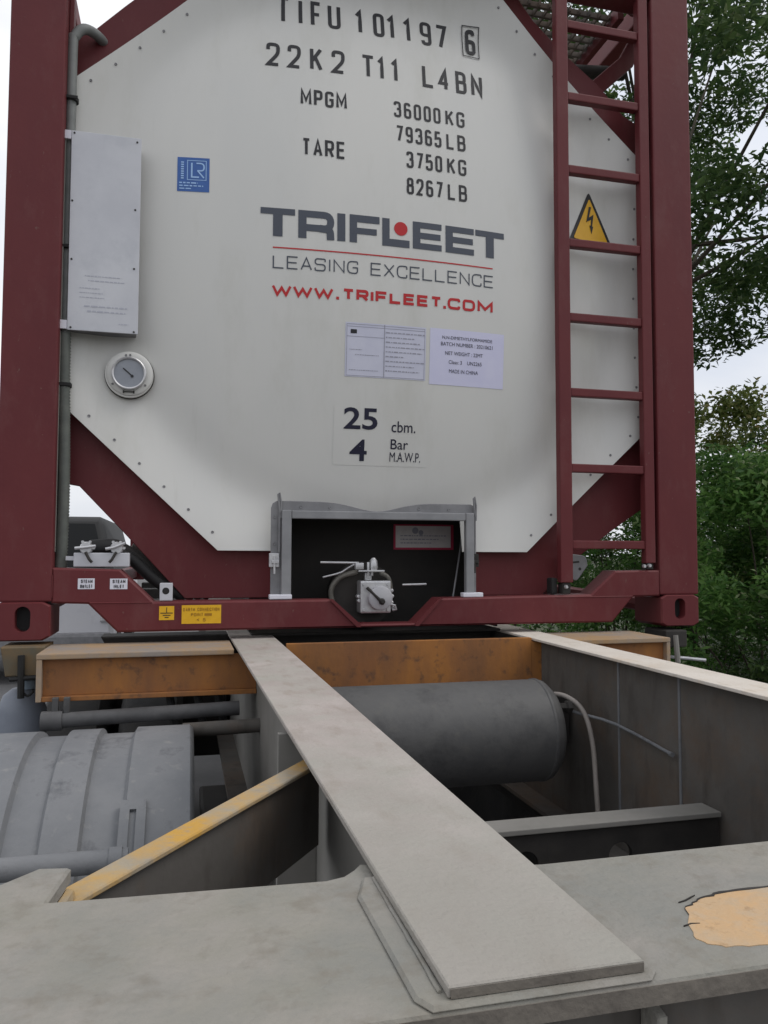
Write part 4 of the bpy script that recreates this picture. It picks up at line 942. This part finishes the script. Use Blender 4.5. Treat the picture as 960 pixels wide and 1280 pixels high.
for cx, xa_, xb_ in ((.02, -.432, .125), (.235, .125, .474)):
    # square collar round the hole, then plain plates beside it
    webhole(bm, cx, -.365, .028, cx-.05, cx+.05, -.415, -.315)
    for y in (yw,):
        box(bm, xa_, cx-.0501, y, y+.012, -.44, -.3015, 0); box(bm, cx+.0501, xb_, y, y+.012, -.44, -.3015, 0); box(bm, cx-.05, cx+.05, y, y+.012, -.3149, -.3015, 0); box(bm, cx-.05, cx+.05, y, y+.012, -.44, -.4151, 0)
obj('channel_web', bm, 'dark', lc)
bm = B(); box(bm, -.432, .474, -1.085, -1.018, -.452, -.4405, .002); obj('channel_foot', bm, 'dark', lc)
# air tank across between the beams
bm = B(); ty, tz, trd = -.52, -.225, .138
lathe(bm, [(-.41, .02), (-.408, .07), (-.39, .115), (-.36, trd), (.270, trd), (.273, trd+.0025), (.279, trd+.0025), (.282, trd), (.291, trd-.002), (.31, .118), (.328, .07), (.333, .02)], (.028, ty, tz), 'x', 48); at_ = obj('air_tank', bm, 'tank_grey', tr, 35)
bm = B(); lathe(bm, [(-.012, .012), (.012, .012), (.016, .018), (.028, .018), (.03, .008)], (.352, ty-.06, tz+.07), 'x', 6); obj('end_port', bm, 'dark', at_)
bm = B(); box(bm, -.43, .47, -.40, -.36, -.30, -.16, .003); obj('tank_bracket', bm, 'dark', at_)
bm = B(); tube(bm, [(.33, -.50, -.135), (.372, -.55, -.128), (.405, -.60, -.16), (.418, -.63, -.24), (.412, -.66, -.36), (.41, -.68, -.50)], .0068, 10, smooth=6); obj('air_hose', bm, mat('pale_air_hose', (.26, .235, .215), (.31, .28, .26), 20, .6), tr, 40)
bm = B(); tube(bm, [(.33, -.50, -.150), (.40, -.58, -.172), (.466, -.67, -.188), (.467, -.915, -.207)], .0042, 8, smooth=3); lathe(bm, [(-.005, .006), (.005, .006)], (.466, -.918, -.207), 'y', 8); obj('brake_pipe', bm, 'mudgrey', tr, 40)
bm = B(); box(bm, .34, .474, -.36, -.30, -.26, -.19, .004); box(bm, .36, .44, -.42, -.36, -.30, -.22, .01); obj('brake_valve', bm, 'dark', at_)
# mudguards over the dual wheels
MY, MZ, MR = -.45, -.775, .57
def mudguard(sx):
    secs = [(-1.20, .014), (-1.02, .014), (-1.012, 0), (-.948, 0), (-.940, .014), (-.866, .014), (-.860, 0), (-.785, 0), (-.776, .014), (-.642, .014), (-.632, .004)]
    bm = B(); prof = [(sx*-x, MR+h_) for x, h_ in secs] if sx > 0 else [(x, MR+h_) for x, h_ in secs]
    lathe(bm, prof, (0, MY, MZ), 'x', 56, R(-25), R(205)); o = obj('mudguard', bm, 'mudgrey', tr, 25)
    s_ = o.modifiers.new('thickness', 'SOLIDIFY'); s_.thickness = .012; s_.offset = -1
    return o
mg = mudguard(-1); mudguard(1)
# slotted bracket on the left mudguard, lying on its front slope
t0 = math.atan2(-.28-MZ+.0, -.755-MY); 
def on_guard(x, ang, lift): return Vector((x, MY+(MR+lift)*math.cos(ang), MZ+(MR+lift)*math.sin(ang)))
bm = B(); a0, a1 = R(121.5), R(136.5)
for k in range(6):
    s0, s1 = a0+(a1-a0)*k/6, a0+(a1-a0)*(k+1)/6
    cols = ((-.788, -.768), (-.754, -.734)) if 1 <= k <= 4 else ((-.788, -.768), (-.768, -.754), (-.754, -.734))
    for xa_, xb_ in cols:
        v = [bm.verts.new(on_guard(x, s, .022)) for x, s in ((xa_, s0), (xb_, s0), (xb_, s1), (xa_, s1))]; w_ = [bm.verts.new(on_guard(x, s, .002)) for x, s in ((xa_, s0), (xb_, s0), (xb_, s1), (xa_, s1))]
        bm.faces.new(v)
        for i in range(4): bm.faces.new((v[i], v[(i+1) % 4], w_[(i+1) % 4], w_[i]))
bmesh.ops.recalc_face_normals(bm, faces=bm.faces[:]); obj('slotted_bracket', bm, 'mudgrey', mg)
bm = B(); tube(bm, [(-1.24, -.94, -.330), (-.76, -.935, -.334)], .022, 14); lathe(bm, [(-.02, .020), (-.02, .026), (.004, .026), (.004, .02)], (-.775, -.935, -.334), 'x', 14); obj('support_tube', bm, 'mudgrey', mg, 40)
# axle, wheels
for s in (-1, 1):
    for xo in (.66, .95):
        xa_ = s*xo if s > 0 else -xo-.24
        bm = B(); lathe(bm, [(.02, .28), (0, .33), (.0, .44), (.025, .495), (.05, .505), (.19, .505), (.215, .495), (.24, .44), (.24, .33), (.22, .28)], (xa_, MY, MZ+.008), 'x', 48); w_ = obj('wheel', bm, 'tyre', tr, 35)
        bm = B(); lathe(bm, [(.04, .10), (.05, .26), (.02, .285), (.22, .285), (.19, .26), (.18, .10)], (xa_, MY, MZ+.008), 'x', 36); obj('rim', bm, 'grey_steel', w_, 35)
bm = B(); tube(bm, [(-.95, MY, MZ+.008), (.95, MY, MZ+.008)], .07, 16); obj('axle', bm, 'dark', tr, 40)
for xa_, xb_ in ((-.60, -.45), (.49, .60)):
    bm = B(); box(bm, xa_, xb_, -1.02, .30, -.62, -.55, .01); obj('leaf_spring', bm, 'dark', tr)
# pipes and the little water tank behind the mudguard
bm = B(); tube(bm, [(-1.035, -.22, -.200), (-.90, -.22, -.196), (-.50, -.22, -.186)], .021, 14); lathe(bm, [(-1.04, .022), (-1.04, .027), (-.985, .027), (-.985, .022)], (0, -.22, -.199), 'x', 14); obj('cross_pipe', bm, mat('dim_pipe', (.06, .06, .063), (.10, .10, .104), 12, .7), tr, 40)
bm = B(); tube(bm, [(-.66, -.30, -.226), (-.447, -.30, -.222)], .020, 14); obj('short_pipe', bm, 'web', tr, 40)
for x in (-1.005, -.975):
    bm = B(); box(bm, x-.008, x+.008, -.225, -.205, -.21, -.136, .002); obj('pipe_hanger', bm, 'tank_grey', tr)
bm = B(); lathe(bm, [(-.34, .055), (-.33, .07), (-.10, .07), (-.055, .055), (-.035, .03), (-.033, .01)], (-1.135, .03, -.11), 'z', 24); wt = obj('water_bottle', bm, mat('blue_grey_plastic', (.15, .17, .21), (.19, .21, .25), 8, .5), tr, 40, label='blue grey plastic water bottle strapped under the trailer edge')
bm = B(); lathe(bm, [(-.035, .028), (-.010, .028), (-.006, .02)], (-1.12, .03, -.11), 'z', 16); obj('cap', bm, mat('pale_blue_cap', (.22, .28, .34), rough=.5), wt, 40)
for x in (-.70, -.62, -.56):
    bm = B(); tube(bm, [(x, -.15, -.150), (x+.01, -.16, -.20), (x+.03, -.17, -.27)], .012, 8, smooth=3); obj('brake_line', bm, 'black', tr, 40)
bm = B(); prism(bm, [(-.93, -.012), (.46, -.012), (.46, -.145), (-.86, -.145)], .20, .32, 'y', .004); obj('dark_gap_bar', bm, 'dark', tr)  # added dark bar, keeps the gap between rail and bolster black
bm = B(); box(bm, -1.02, -.47, 1.15, 1.65, -.66, -.16, .015); tb = obj('dark_filler_box', bm, 'dark', tr)  # added dark box, blocks the bright ground in the left gaps
bm = B(); box(bm, -.85, -.65, 1.135, 1.149, -.36, -.33, .004); obj('filler_box_bar', bm, 'black', tb)  # bar on the added box, made up with it
# undergear: inner crossmembers farther back so the frame carries on under the container
for y in (2.4, 4.0, 5.4):
    bm = B(); box(bm, -1.07, 1.05, y, y+.22, -.15, -.018, .003); obj('bolster_beam', bm, 'dark', tr)
for y in (.9, 2.2):
    for s in (-1, 1):
        for xo in (.66, .95):
            xa_ = s*xo if s > 0 else -xo-.24
            bm = B(); lathe(bm, [(.02, .28), (0, .33), (.0, .44), (.025, .495), (.05, .505), (.19, .505), (.215, .495), (.24, .44), (.24, .33), (.22, .28)], (xa_, y, MZ+.008), 'x', 40); obj('wheel', bm, 'tyre', tr, 35)
